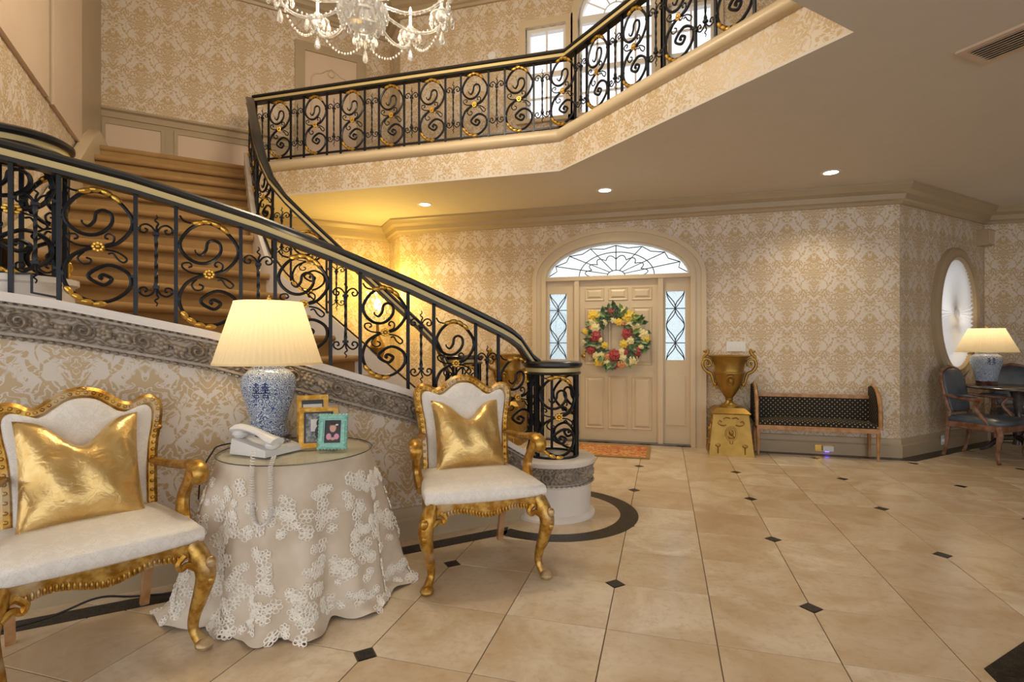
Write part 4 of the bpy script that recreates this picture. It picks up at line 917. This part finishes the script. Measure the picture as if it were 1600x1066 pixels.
def flat(ph_, T, mat, x0, x1, z0, z1, y=-.0075, rnd=True):
    m = MB(); cx, cz, a, b = (x0+x1)/2, (z0+z1)/2, (x1-x0)/2, (z1-z0)/2
    if rnd: m.add([(cx+a*math.cos(2*PI*k/16), y, cz+b*math.sin(2*PI*k/16)) for k in range(16)], [tuple(range(16))])
    else: m.add([(x0, y, z0), (x1, y, z0), (x1, y, z1), (x0, y, z1)], [(0, 1, 2, 3)])
    m.xf(T).build('print', mat, ph_, smooth=False)
def pr_small(p, T, w_, h_):
    flat(p, T, 'photo_mat', -w_*.3, w_*.3, h_*.22, h_*.80, -.0068, False); flat(p, T, 'photo_dark', -w_*.2, w_*.2, h_*.3, h_*.66, -.0072, False); flat(p, T, 'skin_print', -w_*.06, w_*.06, h_*.46, h_*.60, -.0076); flat(p, T, 'navy_print', -w_*.12, w_*.12, h_*.3, h_*.46, -.0077)
def pr_grey(p, T, w_, h_):
    flat(p, T, 'photo_grey', -w_*.32, w_*.32, h_*.14, h_*.84, -.0068, False); flat(p, T, 'photo_dark', -w_*.1, w_*.16, h_*.2, h_*.55, -.0072); flat(p, T, 'photo_mat', -w_*.2, -w_*.02, h_*.4, h_*.7, -.0070, False); flat(p, T, 'photo_dark', -w_*.06, w_*.1, h_*.5, h_*.7, -.0074)
def pr_child(p, T, w_, h_):
    flat(p, T, 'navy_print', -w_*.16, w_*.2, h_*.25, h_*.52, -.0068); flat(p, T, 'pink_print', -w_*.24, -w_*.05, h_*.25, h_*.45, -.0072); flat(p, T, 'pink_print', w_*.05, w_*.24, h_*.26, h_*.44, -.0072)
    flat(p, T, 'skin_print', -w_*.12, w_*.12, h_*.48, h_*.73, -.0076); flat(p, T, 'mahogany', -w_*.14, w_*.14, h_*.52, h_*.78, -.0072); flat(p, T, 'photo_mat', w_*.08, w_*.2, h_*.68, h_*.73, -.0077); flat(p, T, 'skin_print', -w_*.08, w_*.1, h_*.24, h_*.33, -.0079)
frame('picture_frame', 'gold frame with white-matted photo, rearmost of the three on the lace table', 489, 688, .165, .245, .026, 'gilt', 40, 10, pr_small)
frame('picture_frame', 'gold frame with grey photo in the middle of the three frames', 498, 700, .19, .205, .024, 'gilt', 36, 12, pr_grey)
frame('picture_frame', 'turquoise scalloped frame with photo of a small child in front', 519, 704, .13, .165, .026, 'turquoise', 24, 16, pr_child, True)
# telephone
tx, ty = G(415, 706, GZ); tp = thing('telephone', 'white corded desk telephone on the glass tabletop', 'telephone', (tx, ty, GZ), rad(82)); tp.scale = (1.25, 1.25, 1.1); MATS[tp.name] = MATS[tp.name] @ Matrix.Diagonal((1.25, 1.25, 1.1, 1))
MB().add([(-.085, -.095, 0), (.105, -.095, 0), (.105, .095, 0), (-.085, .095, 0), (-.08, -.09, .028), (.10, -.09, .022), (.10, .09, .06), (-.08, .09, .066)], [(3, 2, 1, 0), (4, 5, 6, 7), (0, 1, 5, 4), (1, 2, 6, 5), (2, 3, 7, 6), (3, 0, 4, 7)]).build('base', 'plastic_white', tp, smooth=False)
hs = MB(); hs.tube(catmull([(-.045, -.115, .062), (-.045, -.08, .07), (-.045, -.03, .090), (-.045, .04, .108), (-.045, .09, .108), (-.045, .11, .10)], 5), [.026, .026, .018, .018, .026, .024], 10, fl=(.7, 1.25)); hs.ell((-.045, -.09, .048), (.03, .03, .022), 10, 6); hs.ell((-.045, .085, .082), (.03, .03, .022), 10, 6); hs.build('handset', 'plastic_white', tp)
kp = MB()
for i in range(3):
    for j in range(4): kp.box(.02+i*.022, .035+i*.022, -.05+j*.024, -.034+j*.024, .036+j*.0048, .042+j*.0055)
kp.build('keypad', 'plastic_grey', tp, smooth=False); MB().box(.015, .09, .055, .08, .054, .062).build('display', 'rubber_black', tp, smooth=False)
cc = Matrix.Rotation(-rad(36), 3, 'Z'); cr = MB(); pts = []
A_ = Vector((*G(396, 716, GZ), GZ+.03)); B_ = Vector((*G(428, 720, GZ), GZ+.02)); tow = Vector((0, 0, 0))-Vector((TC[0], TC[1], 0)); tow.normalize(); ctr = Vector((TC[0], TC[1], 0)); edgef = lambda u, v, z, off: None
qa, qb = Vector((*G(396, 760, .55), 0)), Vector((*G(426, 760, .55), 0)); sk_ = [A_]
def skirt_point(u, z):
    a = rad(YAW); tt = (u-800)/F_PX; dr = Vector((math.cos(a)*tt-math.sin(a), math.cos(a)+math.sin(a)*tt, 0)); t_ = 1-z/.714; best = None
    for k in range(200, 380):
        p = dr*(k/100); q = p-Vector((TC[0], TC[1], 0)); s_, d_ = toSD(q.x, q.y); an = math.atan2(d_, s_)
        if math.hypot(s_, d_) < cloth_r(an, max(0, t_))+.02: return (p.x, p.y, z)
    return (qa.x, qa.y, z)
path = [A_]+[skirt_point(394, z) for z in (.72, .68, .62, .56, .52)]+[skirt_point(399, .485), skirt_point(407, .475), skirt_point(415, .485)]+[skirt_point(423, z) for z in (.52, .56, .62, .68, .72)]+[B_]
pp = catmull(path, 44); hx = [p+Vector((math.cos(k*.85)*.009, math.sin(k*.85)*.009, 0)) for k, p in enumerate(pp)]
cr.tube(hx, .0022, 5).xf(MATS[tp.name].inverted()).build('coiled_cord', 'photo_mat', tp)
# cables on the floor
tag(MB().tube(catmull([SD(.05, 3.20, .02), SD(-.1, 3.12, .012), SD(-.35, 3.14, .03), SD(-.5, 3.13, .06), SD(-.7, 3.10, .02), SD(-1.1, 3.05, .006)], 8), .005, 6).build('power_cord', 'rubber_black'), 'thin black cord running along the floor behind the left armchair', 'cord')
tag(MB().tube(catmull([(lp[0]-.02, lp[1]+.02, GZ+.014), SD(.02, 3.10, GZ+.012), SD(-.03, 3.09, .70), SD(-.075, 3.12, .60), SD(-.09, 3.2, .45)], 8), .004, 6).build('lamp_cord', 'rubber_black'), 'black lamp cord over the back edge of the lace table', 'cord')

# ------------------------------------------------------------ hall furniture
def urn(label_u, label_p, x, y):
    p = thing('pedestal', label_p, 'pedestal', (x, y, 0), 0, 'gilt pedestals beside the front door'); b, t_ = .235, .185
    def frus(m, a, c, z0, z1): m.add([(sx*a, sy*a, z0) for sx, sy in ((-1, -1), (1, -1), (1, 1), (-1, 1))]+[(sx*c, sy*c, z1) for sx, sy in ((-1, -1), (1, -1), (1, 1), (-1, 1))], [(3, 2, 1, 0), (4, 5, 6, 7)]+[(i, (i+1) % 4, 4+(i+1) % 4, 4+i) for i in range(4)])
    m = MB(); frus(m, b, t_, 0, .46); m.build('body', 'old_gold', p, smooth=False)
    m = MB(); frus(m, t_+.015, t_+.02, .46, .475); frus(m, t_+.02, .15, .475, .53); m.build('cap', 'old_gold', p, smooth=False)
    tilt = math.atan((b-t_)/.46)
    for q in range(4):
        m = MB(); m.tube([(.055*math.cos(a), 0, .25+.075*math.sin(a)) for a in [2*PI*k/16 for k in range(16)]], .010, 6, True); m.ell((0, -.004, .265), (.026, .022, .034), 8, 6); m.ell((0, -.002, .215), (.034, .016, .022), 8, 5); m.ell((0, 0, .155), (.022, .012, .02), 6, 4)
        for sx in (-1, 1):
            m.tube(catmull([(sx*.05, 0, .35), (sx*.09, 0, .34), (sx*.13, 0, .36), (sx*.12, 0, .39), (sx*.10, 0, .375)], 4), .009, 5); m.tube([(sx*.14, 0, .03), (sx*.14, 0, .10)], .008, 5); m.ell((sx*.14, -.002, .12), (.03, .012, .022), 8, 5); m.tube(catmull([(sx*.01, 0, .42), (sx*.05, 0, .43), (sx*.08, 0, .415)], 4), .008, 5)
        m.xf(Matrix.Rotation(q*PI/2, 4, 'Z') @ Matrix.Translation((0, -b, 0)) @ Matrix.Rotation(-tilt, 4, 'X')).build('ornament', 'old_gold', p)
    u = thing('urn', label_u, 'urn', (x, y, .53), 0, 'gilt urns beside the front door')
    MB().lathe([(0, 0), (.105, 0), (.105, .012), (.09, .022), (.045, .05), (.035, .075), (.045, .085), (.045, .095), (.038, .10), (.06, .13), (.115, .22), (.150, .31), (.165, .375), (.175, .385), (.175, .398), (.160, .405), (.158, .43), (.168, .50), (.19, .548), (.225, .575), (.232, .585), (.225, .59), (.19, .575), (.15, .50), (0, .45)], 40).build('bowl', 'old_gold', u)
    m = MB(); m.tube([(.045*math.cos(a), -.150-.03*(math.sin(a)), .30+.06*math.sin(a)) for a in [2*PI*k/16 for k in range(16)]], .008, 6, True); m.ell((0, -.160, .305), (.022, .02, .034), 8, 6); m.build('medallion', 'old_gold', u)
    for sx in (-1, 1):
        m = MB(); m.tube(catmull([(sx*.12, 0, .20), (sx*.16, 0, .26), (sx*.18, 0, .33), (sx*.20, 0, .38), (sx*.25, 0, .41), (sx*.285, 0, .47), (sx*.275, 0, .53), (sx*.235, 0, .55), (sx*.195, 0, .52), (sx*.20, 0, .475), (sx*.235, 0, .465), (sx*.245, 0, .495)], 5), [.010, .016, .02, .02, .02, .02, .018, .016, .016, .014, .012, .01], 8)
        m.tube(catmull([(sx*.275, 0, .53), (sx*.275, 0, .57), (sx*.245, 0, .60), (sx*.225, 0, .64), (sx*.235, 0, .665)], 5), [.014, .016, .020, .018, .006], 8); m.ell((sx*.25, 0, .635), (.035, .014, .018), 8, 5); m.ell((sx*.15, 0, .255), (.025, .02, .025), 8, 5); m.ell((sx*.235, 0, .50), (.018, .016, .018), 8, 5)
        m.build('handle', 'old_gold', u)
urn('gilt two-handled urn right of the front door', 'tapered gilt pedestal under the urn right of the front door', .72, 6.55)
urn('gilt two-handled urn left of the front door, seen through the railing', 'tapered gilt pedestal left of the front door, mostly hidden', -1.93, 6.53)
# bench
bn = thing('window_bench', 'black dotted upholstered bench with honey wood frame beside the urn', 'bench', (1.60, 6.60, 0)); bn.name = 'upholstered_bench'; MATS[bn.name] = MATS['window_bench']
MB().cushion([(-.57, -.14), (.57, -.14), (.57, .14), (-.57, .14)], .345, .40, .025, e=.02).build('seat', 'bench_fabric', bn)
MB().box(-.60, .60, -.15, .15, .30, .348).build('seat_rail', 'honey_wood', bn, smooth=False)
MB().box(-.57, .57, .105, .145, .40, .645).build('backrest', 'bench_fabric', bn, smooth=False); MB().box(-.58, .58, .10, .15, .645, .68).build('back_rail', 'honey_wood', bn, smooth=False)
for sx in (-1, 1):
    a = MB(); prof = [(-.13, .37), (-.12, .58), (-.07, .70), (.02, .77), (.09, .79), (.13, .77), (.14, .40)]
    a.prism([(y, z) for y, z in prof], -.028, .028, Matrix(((0, 0, 1, sx*.60), (1, 0, 0, 0), (0, 1, 0, 0), (0, 0, 0, 1)))).build('arm', 'bench_fabric', bn, smooth=False)
    a = MB(); a.tube(catmull([(sx*.60, -.148, .34), (sx*.60, -.142, .50), (sx*.60, -.135, .59), (sx*.60, -.10, .68), (sx*.60, -.03, .755), (sx*.60, .05, .795), (sx*.60, .09, .80)], 5), [.020, .018, .022, .018, .016, .016], 8); a.build('arm_frame', 'honey_wood', bn)
    for y in (-.13, .13): MB().lathe([(.012, 0), (.013, .02), (.022, .27), (.024, .30)], 8, (sx*.585, y, 0)).build('leg', 'honey_wood', bn)
rg = thing('doormat', 'small rust and gold patterned rug before the front door', 'rug', (-.585, 6.27, 0)); MB().box(-.43, .43, -.35, .35, 0.002, .012).build('pile', 'rug_wool', rg, smooth=False); MB().sweep([(-.43, -.35, 0), (.43, -.35, 0), (.43, .35, 0), (-.43, .35, 0)], [(-.006, 0.002), (.04, .002), (.04, .014), (-.006, .014)], True).build('border', 'carpet', rg, smooth=False)

# blue leather chairs, dark table and lamp by the oval window
def blue_chair(label, loc, rz):
    c = thing('leather_armchair', label, 'armchair', loc, rz, 'blue leather armchairs by the oval window')
    so = [(-.28, -.28), (0, -.30), (.28, -.28), (.26, 0), (.22, .24), (0, .25), (-.22, .24), (-.26, 0)]; so = [(p.x, p.y) for p in catmull([(x, y, 0) for x, y in so], 3, True)]
    MB().cushion(so, .385, .45, .03, e=.025).build('seat', 'blue_leather', c, ang=60)
    MB().sweep([(x*.98, y*.98, .33) for x, y in so], [(-.012, .01), (.02, .0), (.02, .07), (-.012, .07)], True).build('seat_rail', 'walnut', c)
    rake = lambda z: .215+(z-.45)*.20; half = [(0, .985), (.09, .975), (.17, .935), (.21, .86), (.215, .74), (.20, .60), (.18, .50)]; fo = [(p.x, p.y) for p in catmull([(x, z, 0) for x, z in [(-x, z) for x, z in half[::-1]][:-1]+half], 4)]
    MB().tube([(x, rake(z), z) for x, z in fo]+[(-.18, rake(.5), .5)], .019, 8).build('back_frame', 'walnut', c); MB().ell((0, rake(.99), .995), (.05, .018, .018), 8, 5).build('crest', 'walnut', c)
    T = Matrix(((1, 0, 0, 0), (0, .2, -1, .215-.45*.2), (0, 1, 0, 0), (0, 0, 0, 1)))
    MB().cushion([(x*.95, .5+(z-.5)*.97) for x, z in fo], -.03, .03, .02, T, e=.012).build('backrest', 'blue_leather', c, ang=60)
    for sx in (-1, 1):
        MB().tube(catmull([(sx*.27, -.25, .37), (sx*.29, -.275, .31), (sx*.275, -.255, .2), (sx*.26, -.24, .1), (sx*.265, -.25, .03), (sx*.27, -.26, .008)], 4), [.03, .03, .022, .016, .016, .018], 8).build('leg', 'walnut', c)
        MB().tube(catmull([(sx*.20, .22, .50), (sx*.21, .225, .36), (sx*.215, .23, .25), (sx*.205, .25, .1), (sx*.20, .28, .008)], 4), [.024, .026, .022, .016, .018], 8).build('leg', 'walnut', c)
        MB().tube(catmull([(sx*.21, rake(.68), .68), (sx*.25, .12, .665), (sx*.285, 0, .66), (sx*.295, -.10, .655), (sx*.29, -.13, .64)], 4), [.018, .02, .022, .022, .016], 8).build('arm', 'walnut', c)
        MB().tube(catmull([(sx*.288, -.09, .65), (sx*.275, -.05, .58), (sx*.285, -.10, .50), (sx*.275, -.16, .42), (sx*.27, -.18, .36)], 4), .02, 8).build('arm_support', 'walnut', c)
        MB().ell((sx*.275, .03, .685), (.028, .13, .016), 10, 6, Matrix.Rotation(sx*rad(12), 3, 'Z')).build('arm_pad', 'blue_leather', c)
    return c
blue_chair('blue leather armchair with carved walnut frame in front of the oval window', (3.36, 7.0, 0), rad(40))
blue_chair('blue leather armchair mostly hidden behind the dark table', (4.13, 7.80, 0), rad(-12))
dt = thing('tripod_table', 'dark round pedestal table holding the lamp by the oval window', 'table', (3.82, 7.28, 0))
MB().lathe([(0, .745), (.46, .745), (.475, .752), (.475, .765), (.46, .772), (0, .772)], 48).build('table_top', 'dark_wood', dt); MB().lathe([(.05, .12), (.035, .2), (.06, .3), (.03, .45), (.045, .6), (.08, .74), (.08, .745), (0, .745)], 16).build('pedestal', 'dark_wood', dt)
for k in range(3): a = 2*PI*k/3+.4; MB().tube(catmull([(.03*math.cos(a), .03*math.sin(a), .2), (.15*math.cos(a), .15*math.sin(a), .17), (.26*math.cos(a), .26*math.sin(a), .06), (.33*math.cos(a), .33*math.sin(a), .025)], 4), [.035, .03, .024, .02], 8).build('foot', 'dark_wood', dt)
JAR2 = [(0, 0), (.105, 0), (.108, .01), (.115, .05), (.135, .14), (.158, .22), (.165, .27), (.158, .31), (.13, .335), (.11, .345), (.108, .365), (.10, .368), (0, .368)]
l2 = G(1541, 601, .772); table_lamp('blue and white jar lamp with cream shade on the dark table at far right', (l2[0], l2[1], .772), .92, rad(-98), JAR2, 4.5, (.285, .165, .385, .66))

# crystal lamp glowing behind the stairs
cl_ = thing('crystal_lamp', 'glowing yellow crystal lamp on a gilt stand behind the stairs', 'lamp', (-3.74, 6.42, 0))
MB().lathe([(0, 0), (.16, 0), (.16, .03), (.06, .07), (.035, .12), (.03, .9), (.05, 1.0), (.09, 1.12), (.11, 1.2), (.05, 1.32), (.02, 1.4), (.02, 1.55), (0, 1.55)], 20).build('stand', 'old_gold', cl_)
bd0 = MB().ell((0, 0, 0), (.018, .018, .03), 6, 4).mesh('crystal_drop', 'crystal', smooth=False)
for j in range(5):
    for k in range(14): a = 2*PI*(k+.5*(j % 2))/14; raw('crystal_drop', bd0, cl_, ((.20-.025*abs(j-2))*math.cos(a), (.20-.025*abs(j-2))*math.sin(a), 1.60+.085*j))
MB().ell((0, 0, 1.78), (.05, .05, .09), 10, 8).build('light_bulb', 'bulb', cl_)
li = bpy.data.lights.new('crystal_light', 'POINT'); li.energy = 48; li.color = (1, .64, .12); li.shadow_soft_size = .08; lo = bpy.data.objects.new('crystal_light', li); COL.objects.link(lo); lo.parent = cl_; lo.location = (0, 0, 1.98)

# ------------------------------------------------------------ wreath on the front door
wr = thing('wreath', 'round wreath of red, cream and yellow roses on the front door', 'wreath', (-.579, 6.80, 1.335))
MB().tube([(.27*math.cos(a), 0, .27*math.sin(a)) for a in [2*PI*k/32 for k in range(32)]], .06, 10, True, fl=(1, .6)).build('ring', 'leaf_green', wr)
lf = MB().add([(0, 0, 0), (.022, -.012, .035), (.028, -.016, .07), (0, -.006, .125), (-.028, -.016, .07), (-.022, -.012, .035), (0, .0, .06)], [(0, 1, 6), (1, 2, 6), (2, 3, 6), (3, 4, 6), (4, 5, 6), (5, 0, 6)]); ml = [lf.mesh('leaf', 'leaf_green'), lf.mesh('leaf', 'leaf_light')]
rw = random.Random(11)
for k in range(150):
    a = rw.uniform(0, 2*PI); r = rw.uniform(.17, .36); o = raw('leaf', ml[0 if rw.random() < .75 else 1], wr, (r*math.cos(a), -.05-rw.uniform(0, .03), r*math.sin(a))); o.rotation_euler = (rw.uniform(-.3, .5), (PI/2-a)+rw.uniform(-1.1, 1.1), rw.uniform(-.3, .3)); q = rw.uniform(.7, 1.15); o.scale = (q, q, q)
def rose(mat):
    m = MB(); m.ell((0, -.02, 0), (.018, .02, .018), 8, 6)
    for ring, (n_, r_, sz) in enumerate(((4, .018, .018), (6, .032, .022), (7, .042, .022))):
        for k in range(n_): a = 2*PI*(k+.4*ring)/n_; m.ell((r_*math.cos(a), -.02+ring*.008, r_*math.sin(a)), (sz, .014, sz), 7, 4)
    return m.mesh('rose', mat)
rm = {k: rose('rose_'+k) for k in ('red', 'cream', 'yellow', 'peach')}
fls = [('red', 465, 268, 1.1), ('red', 280, 535, 1.5), ('red', 232, 690, 1.1), ('red', 632, 510, 1.2), ('red', 495, 748, 1.4), ('red', 485, 860, 1.1), ('red', 752, 710, 1.1), ('red', 622, 720, .6), ('yellow', 262, 305, 1.3), ('yellow', 650, 320, 1.5), ('yellow', 545, 380, .9), ('yellow', 178, 482, .8), ('yellow', 600, 625, 1.0), ('yellow', 318, 820, 1.2), ('yellow', 390, 640, .8), ('peach', 222, 435, .8), ('peach', 600, 385, .7), ('peach', 415, 760, 1.0), ('peach', 575, 850, 1.0), ('cream', 600, 255, .8), ('cream', 338, 305, .6), ('cream', 245, 370, .9), ('cream', 285, 440, 1.2), ('cream', 380, 385, .9), ('cream', 485, 358, .8), ('cream', 660, 400, .9), ('cream', 730, 420, 1.2), ('cream', 815, 520, 1.2), ('cream', 678, 585, 1.0), ('cream', 172, 588, .7), ('cream', 310, 650, .7), ('cream', 295, 758, .9), ('cream', 358, 750, .8), ('cream', 578, 712, .8), ('cream', 590, 778, 1.0), ('cream', 418, 840, .9), ('cream', 650, 832, .9), ('cream', 710, 800, 1.1), ('cream', 785, 660, .7), ('cream', 770, 468, .6), ('yellow', 840, 570, .9), ('yellow', 715, 330, .8), ('cream', 340, 575, .6), ('cream', 310, 365, .5)]
for c, x, z, q in fls: raw('rose', rm[c], wr, ((x-513)*.00112, -.062-.01*rw.random(), (548-z)*.00112), 0, (q*.9, q*.9, q*.9))

# ------------------------------------------------------------ fittings
sw = thing('light_switch', 'white four-gang switch plate above the urn', 'switch', (.824, YD, 1.22)); MB().box(-.105, .105, -.008, 0, -.058, .058).build('plate', 'plastic_white', sw, smooth=False)
for k in range(4): MB().box(-.083+.046*k, -.067+.046*k, -.013, -.008, -.022, .022).build('rocker', 'white_paint', sw, smooth=False)
ol = thing('wall_outlet', 'white outlet with glowing night light on the baseboard under the bench', 'outlet', (1.75, YD-.035, .066)); MB().box(-.095, .095, -.006, 0, -.036, .036).build('plate', 'brass', ol, smooth=False); MB().box(-.02, .085, -.04, -.006, -.028, .03).build('adapter', 'plastic_white', ol, smooth=False); MB().box(.0, .04, -.042, -.01, -.036, -.028).build('night_light', 'night_light', ol, smooth=False)
o2 = thing('wall_outlet', 'white outlet behind the blue leather armchair', 'outlet', (3.12+.03, 7.42-.03, .12), rad(45)); MB().box(-.035, .035, -.006, 0, -.055, .055).build('plate', 'plastic_white', o2, smooth=False); MB().box(-.02, .02, -.03, -.006, -.02, .02).build('plug', 'plastic_white', o2, smooth=False)
sk2 = thing('wall_speaker', 'small beige box high in the corner above the oval window', 'speaker', ((8.55-4.3/R2)/R2, (8.55+4.3/R2)/R2, 2.60), rad(45)); MB().box(-.09, .09, -.12, 0, -.10, .10).build('body', 'trim_paint', sk2, smooth=False); MB().box(-.075, .075, -.125, -.12, -.085, .085).build('grille', 'panel_paint', sk2, smooth=False)
ds = thing('wall_sensor', 'round white disc on the gallery wall left of the windows', 'sensor', (-2.228, YD, 5.131)); MB().lathe([(0, 0), (.06, 0), (.055, .02), (0, .025)], 28).xf(Matrix.Rotation(rad(90), 4, 'X')).build('disc', 'plastic_white', ds)
for k, (x, lab) in enumerate(((-2.883, 'recessed ceiling downlight nearest the stairs'), (-.646, 'recessed ceiling downlight in front of the front door'), (1.636, 'recessed ceiling downlight over the dotted bench'))):
    t_ = thing('recessed_downlight', lab, 'downlight', (x, 6.09, ZC), 0, 'recessed downlights below the gallery'); MB().lathe([(.068, -.004), (.095, -.004), (.098, 0), (.068, 0)], 32, cap=False).build('trim_ring', 'white_paint', t_); MB().lathe([(0, -.002), (.068, -.002)], 28, cap=False).build('lens', 'downlight_glow', t_)
    li = bpy.data.lights.new('downlight', 'SPOT'); li.energy = 50; li.color = (1, .84, .6); li.spot_size = rad(125); li.spot_blend = .8; li.shadow_soft_size = .07; lo = bpy.data.objects.new('downlight', li); COL.objects.link(lo); lo.parent = t_; lo.location = (0, 0, -.02)
va = [Vector(G(1490, 73, ZC)), Vector(G(1525, 93, ZC)), Vector(G(1586, 31, ZC))]; ex = (va[2]-va[0]); 
vt = thing('ceiling_vent', 'grey louvred air vent in the ceiling at top right', 'vent', (1.93, 3.72, ZC), rad(0))
vt.location = ((va[0].x+va[1].x)/2+.22, (va[0].y+va[1].y)/2-.12, ZC); vt.rotation_euler = (0, 0, math.atan2(ex.y, ex.x)); MATS[vt.name] = Matrix()
for a, b, c, d in ((-.25, .25, -.16, -.12), (-.25, .25, .12, .16), (-.25, -.21, -.12, .12), (.21, .25, -.12, .12)): MB().box(a, b, c, d, -.014, 0).build('frame', 'panel_paint', vt, smooth=False)
MB().box(-.21, .21, -.12, .12, -.002, 0).build('duct', 'rubber_black', vt, smooth=False)
for k in range(8): MB().box(-.21, .21, -.013, .013, -.0015, .0015).xf(Matrix.Translation((0, -.105+.03*k, -.010)) @ Matrix.Rotation(rad(35), 4, 'X')).build('slat', 'panel_paint', vt, smooth=False)

# ------------------------------------------------------------ crystal chandelier
CX, CY = -2.02, 3.27; ch_ = thing('chandelier', 'large crystal chandelier with glass arms hanging over the stairs', 'chandelier', (CX, CY, 3.40))
MB().lathe([(.008, .5), (.008, 2.64)], 8).build('rod', 'brass', ch_); MB().lathe([(0, 2.60), (.09, 2.61), (.07, 2.64), (.0, 2.65)], 20).build('canopy', 'brass', ch_)
MB().lathe([(0, .02), (.03, .03), (.09, .07), (.14, .13), (.165, .20), (.155, .21), (.09, .20), (.05, .24), (.06, .3), (.04, .36), (.07, .42), (.05, .5), (.03, .6), (.05, .7), (.02, .8), (0, .8)], 24).build('centre_bowl', 'crystal', ch_, ang=20)
drop = MB().lathe([(0, -.075), (.012, -.066), (.018, -.05), (.014, -.03), (.004, -.008), (0, 0)], 6).mesh('drop', 'crystal', smooth=False); sdrop = MB().lathe([(0, -.042), (.009, -.034), (.010, -.024), (.003, -.006), (0, 0)], 6).mesh('drop', 'crystal', smooth=False)
big = MB().lathe([(0, -.115), (.016, -.104), (.024, -.085), (.017, -.05), (.005, -.012), (0, 0)], 6); big.ell((0, 0, .016), (.010, .010, .014), 6, 4); big.ell((0, 0, .045), (.008, .008, .012), 6, 4); big = big.mesh('pendant', 'crystal', smooth=False)
for r_, z, n_ in ((.165, .20, 20), (.14, .13, 16), (.09, .075, 12), (.06, .30, 8), (.07, .42, 10)):
    for k in range(n_): a = 2*PI*k/n_+z; raw('drop', drop if r_ > .1 else sdrop, ch_, (r_*math.cos(a), r_*math.sin(a), z))
NA = 10; RA = .60; cup0 = arm0 = chn0 = None
am = MB().tube(catmull([(.04, 0, .27), (.16, 0, .20), (.32, 0, .15), (.47, 0, .17), (.57, 0, .24), (RA, 0, .31)], 6), .011, 8).mesh('arm', 'crystal')
cp = MB().lathe([(0, .285), (.02, .29), (.035, .31), (.085, .335), (.09, .345), (.03, .33), (.022, .35), (.03, .38), (.025, .40), (0, .40)], 18, (RA, 0, 0)).mesh('drip_pan', 'crystal', ang=None if 0 else 20)
cn = MB().lathe([(.012, .40), (.012, .49), (0, .49)], 10, (RA, 0, 0)).mesh('candle', 'white_paint'); bu = MB().lathe([(0, .49), (.012, .505), (.014, .525), (.006, .555), (0, .565)], 8, (RA, 0, 0)).mesh('flame_bulb', 'flame_bulb')
cb = MB(); half = PI/NA
p0, p1 = Vector((RA*math.cos(-half), RA*math.sin(-half), .30)), Vector((RA*math.cos(half), RA*math.sin(half), .30))
for k in range(17):
    t_ = k/16; p = p0.lerp(p1, t_); p.z -= .15*(1-(2*t_-1)**2); cb.ell(p, (.0085, .0085, .012) if k % 2 else (.0095, .0095, .0095), 6, 4)
cb = cb.mesh('bead_swag', 'crystal', smooth=False); cb2 = MB(); q0, q1 = Vector((.16, 0, .22)), Vector((RA, 0, .31))
for k in range(14): t_ = k/13; p = q0.lerp(q1, t_); p.z -= .11*(1-(2*t_-1)**2); cb2.ell(p, (.008, .008, .011), 6, 4)
cb2 = cb2.mesh('bead_swag', 'crystal', smooth=False)
for k in range(NA):
    a = 2*PI*k/NA+rad(12); ao = raw('arm', am, ch_, (0, 0, 0), a); raw('drip_pan', cp, ao, (0, 0, 0)); raw('candle', cn, ao, (0, 0, 0)); raw('flame_bulb', bu, ao, (0, 0, 0)); raw('bead_swag', cb, ch_, (0, 0, 0), a+half); raw('bead_swag', cb2, ch_, (0, 0, 0), a+rad(3))
    raw('pendant', big, ch_, (RA*math.cos(a), RA*math.sin(a), .235), a)
    for j in range(8): b = 2*PI*j/8; raw('drop', drop, ao, (RA+.085*math.cos(b), .085*math.sin(b), .335))
    for j in range(5): b = 2*PI*j/5; raw('drop', sdrop, ao, (RA+.05*math.cos(b), .05*math.sin(b), .31))
li = bpy.data.lights.new('chandelier_light', 'POINT'); li.energy = 170; li.color = (1, .83, .58); li.shadow_soft_size = .35; lo = bpy.data.objects.new('chandelier_light', li); COL.objects.link(lo); lo.parent = ch_; lo.location = (0, 0, .75)
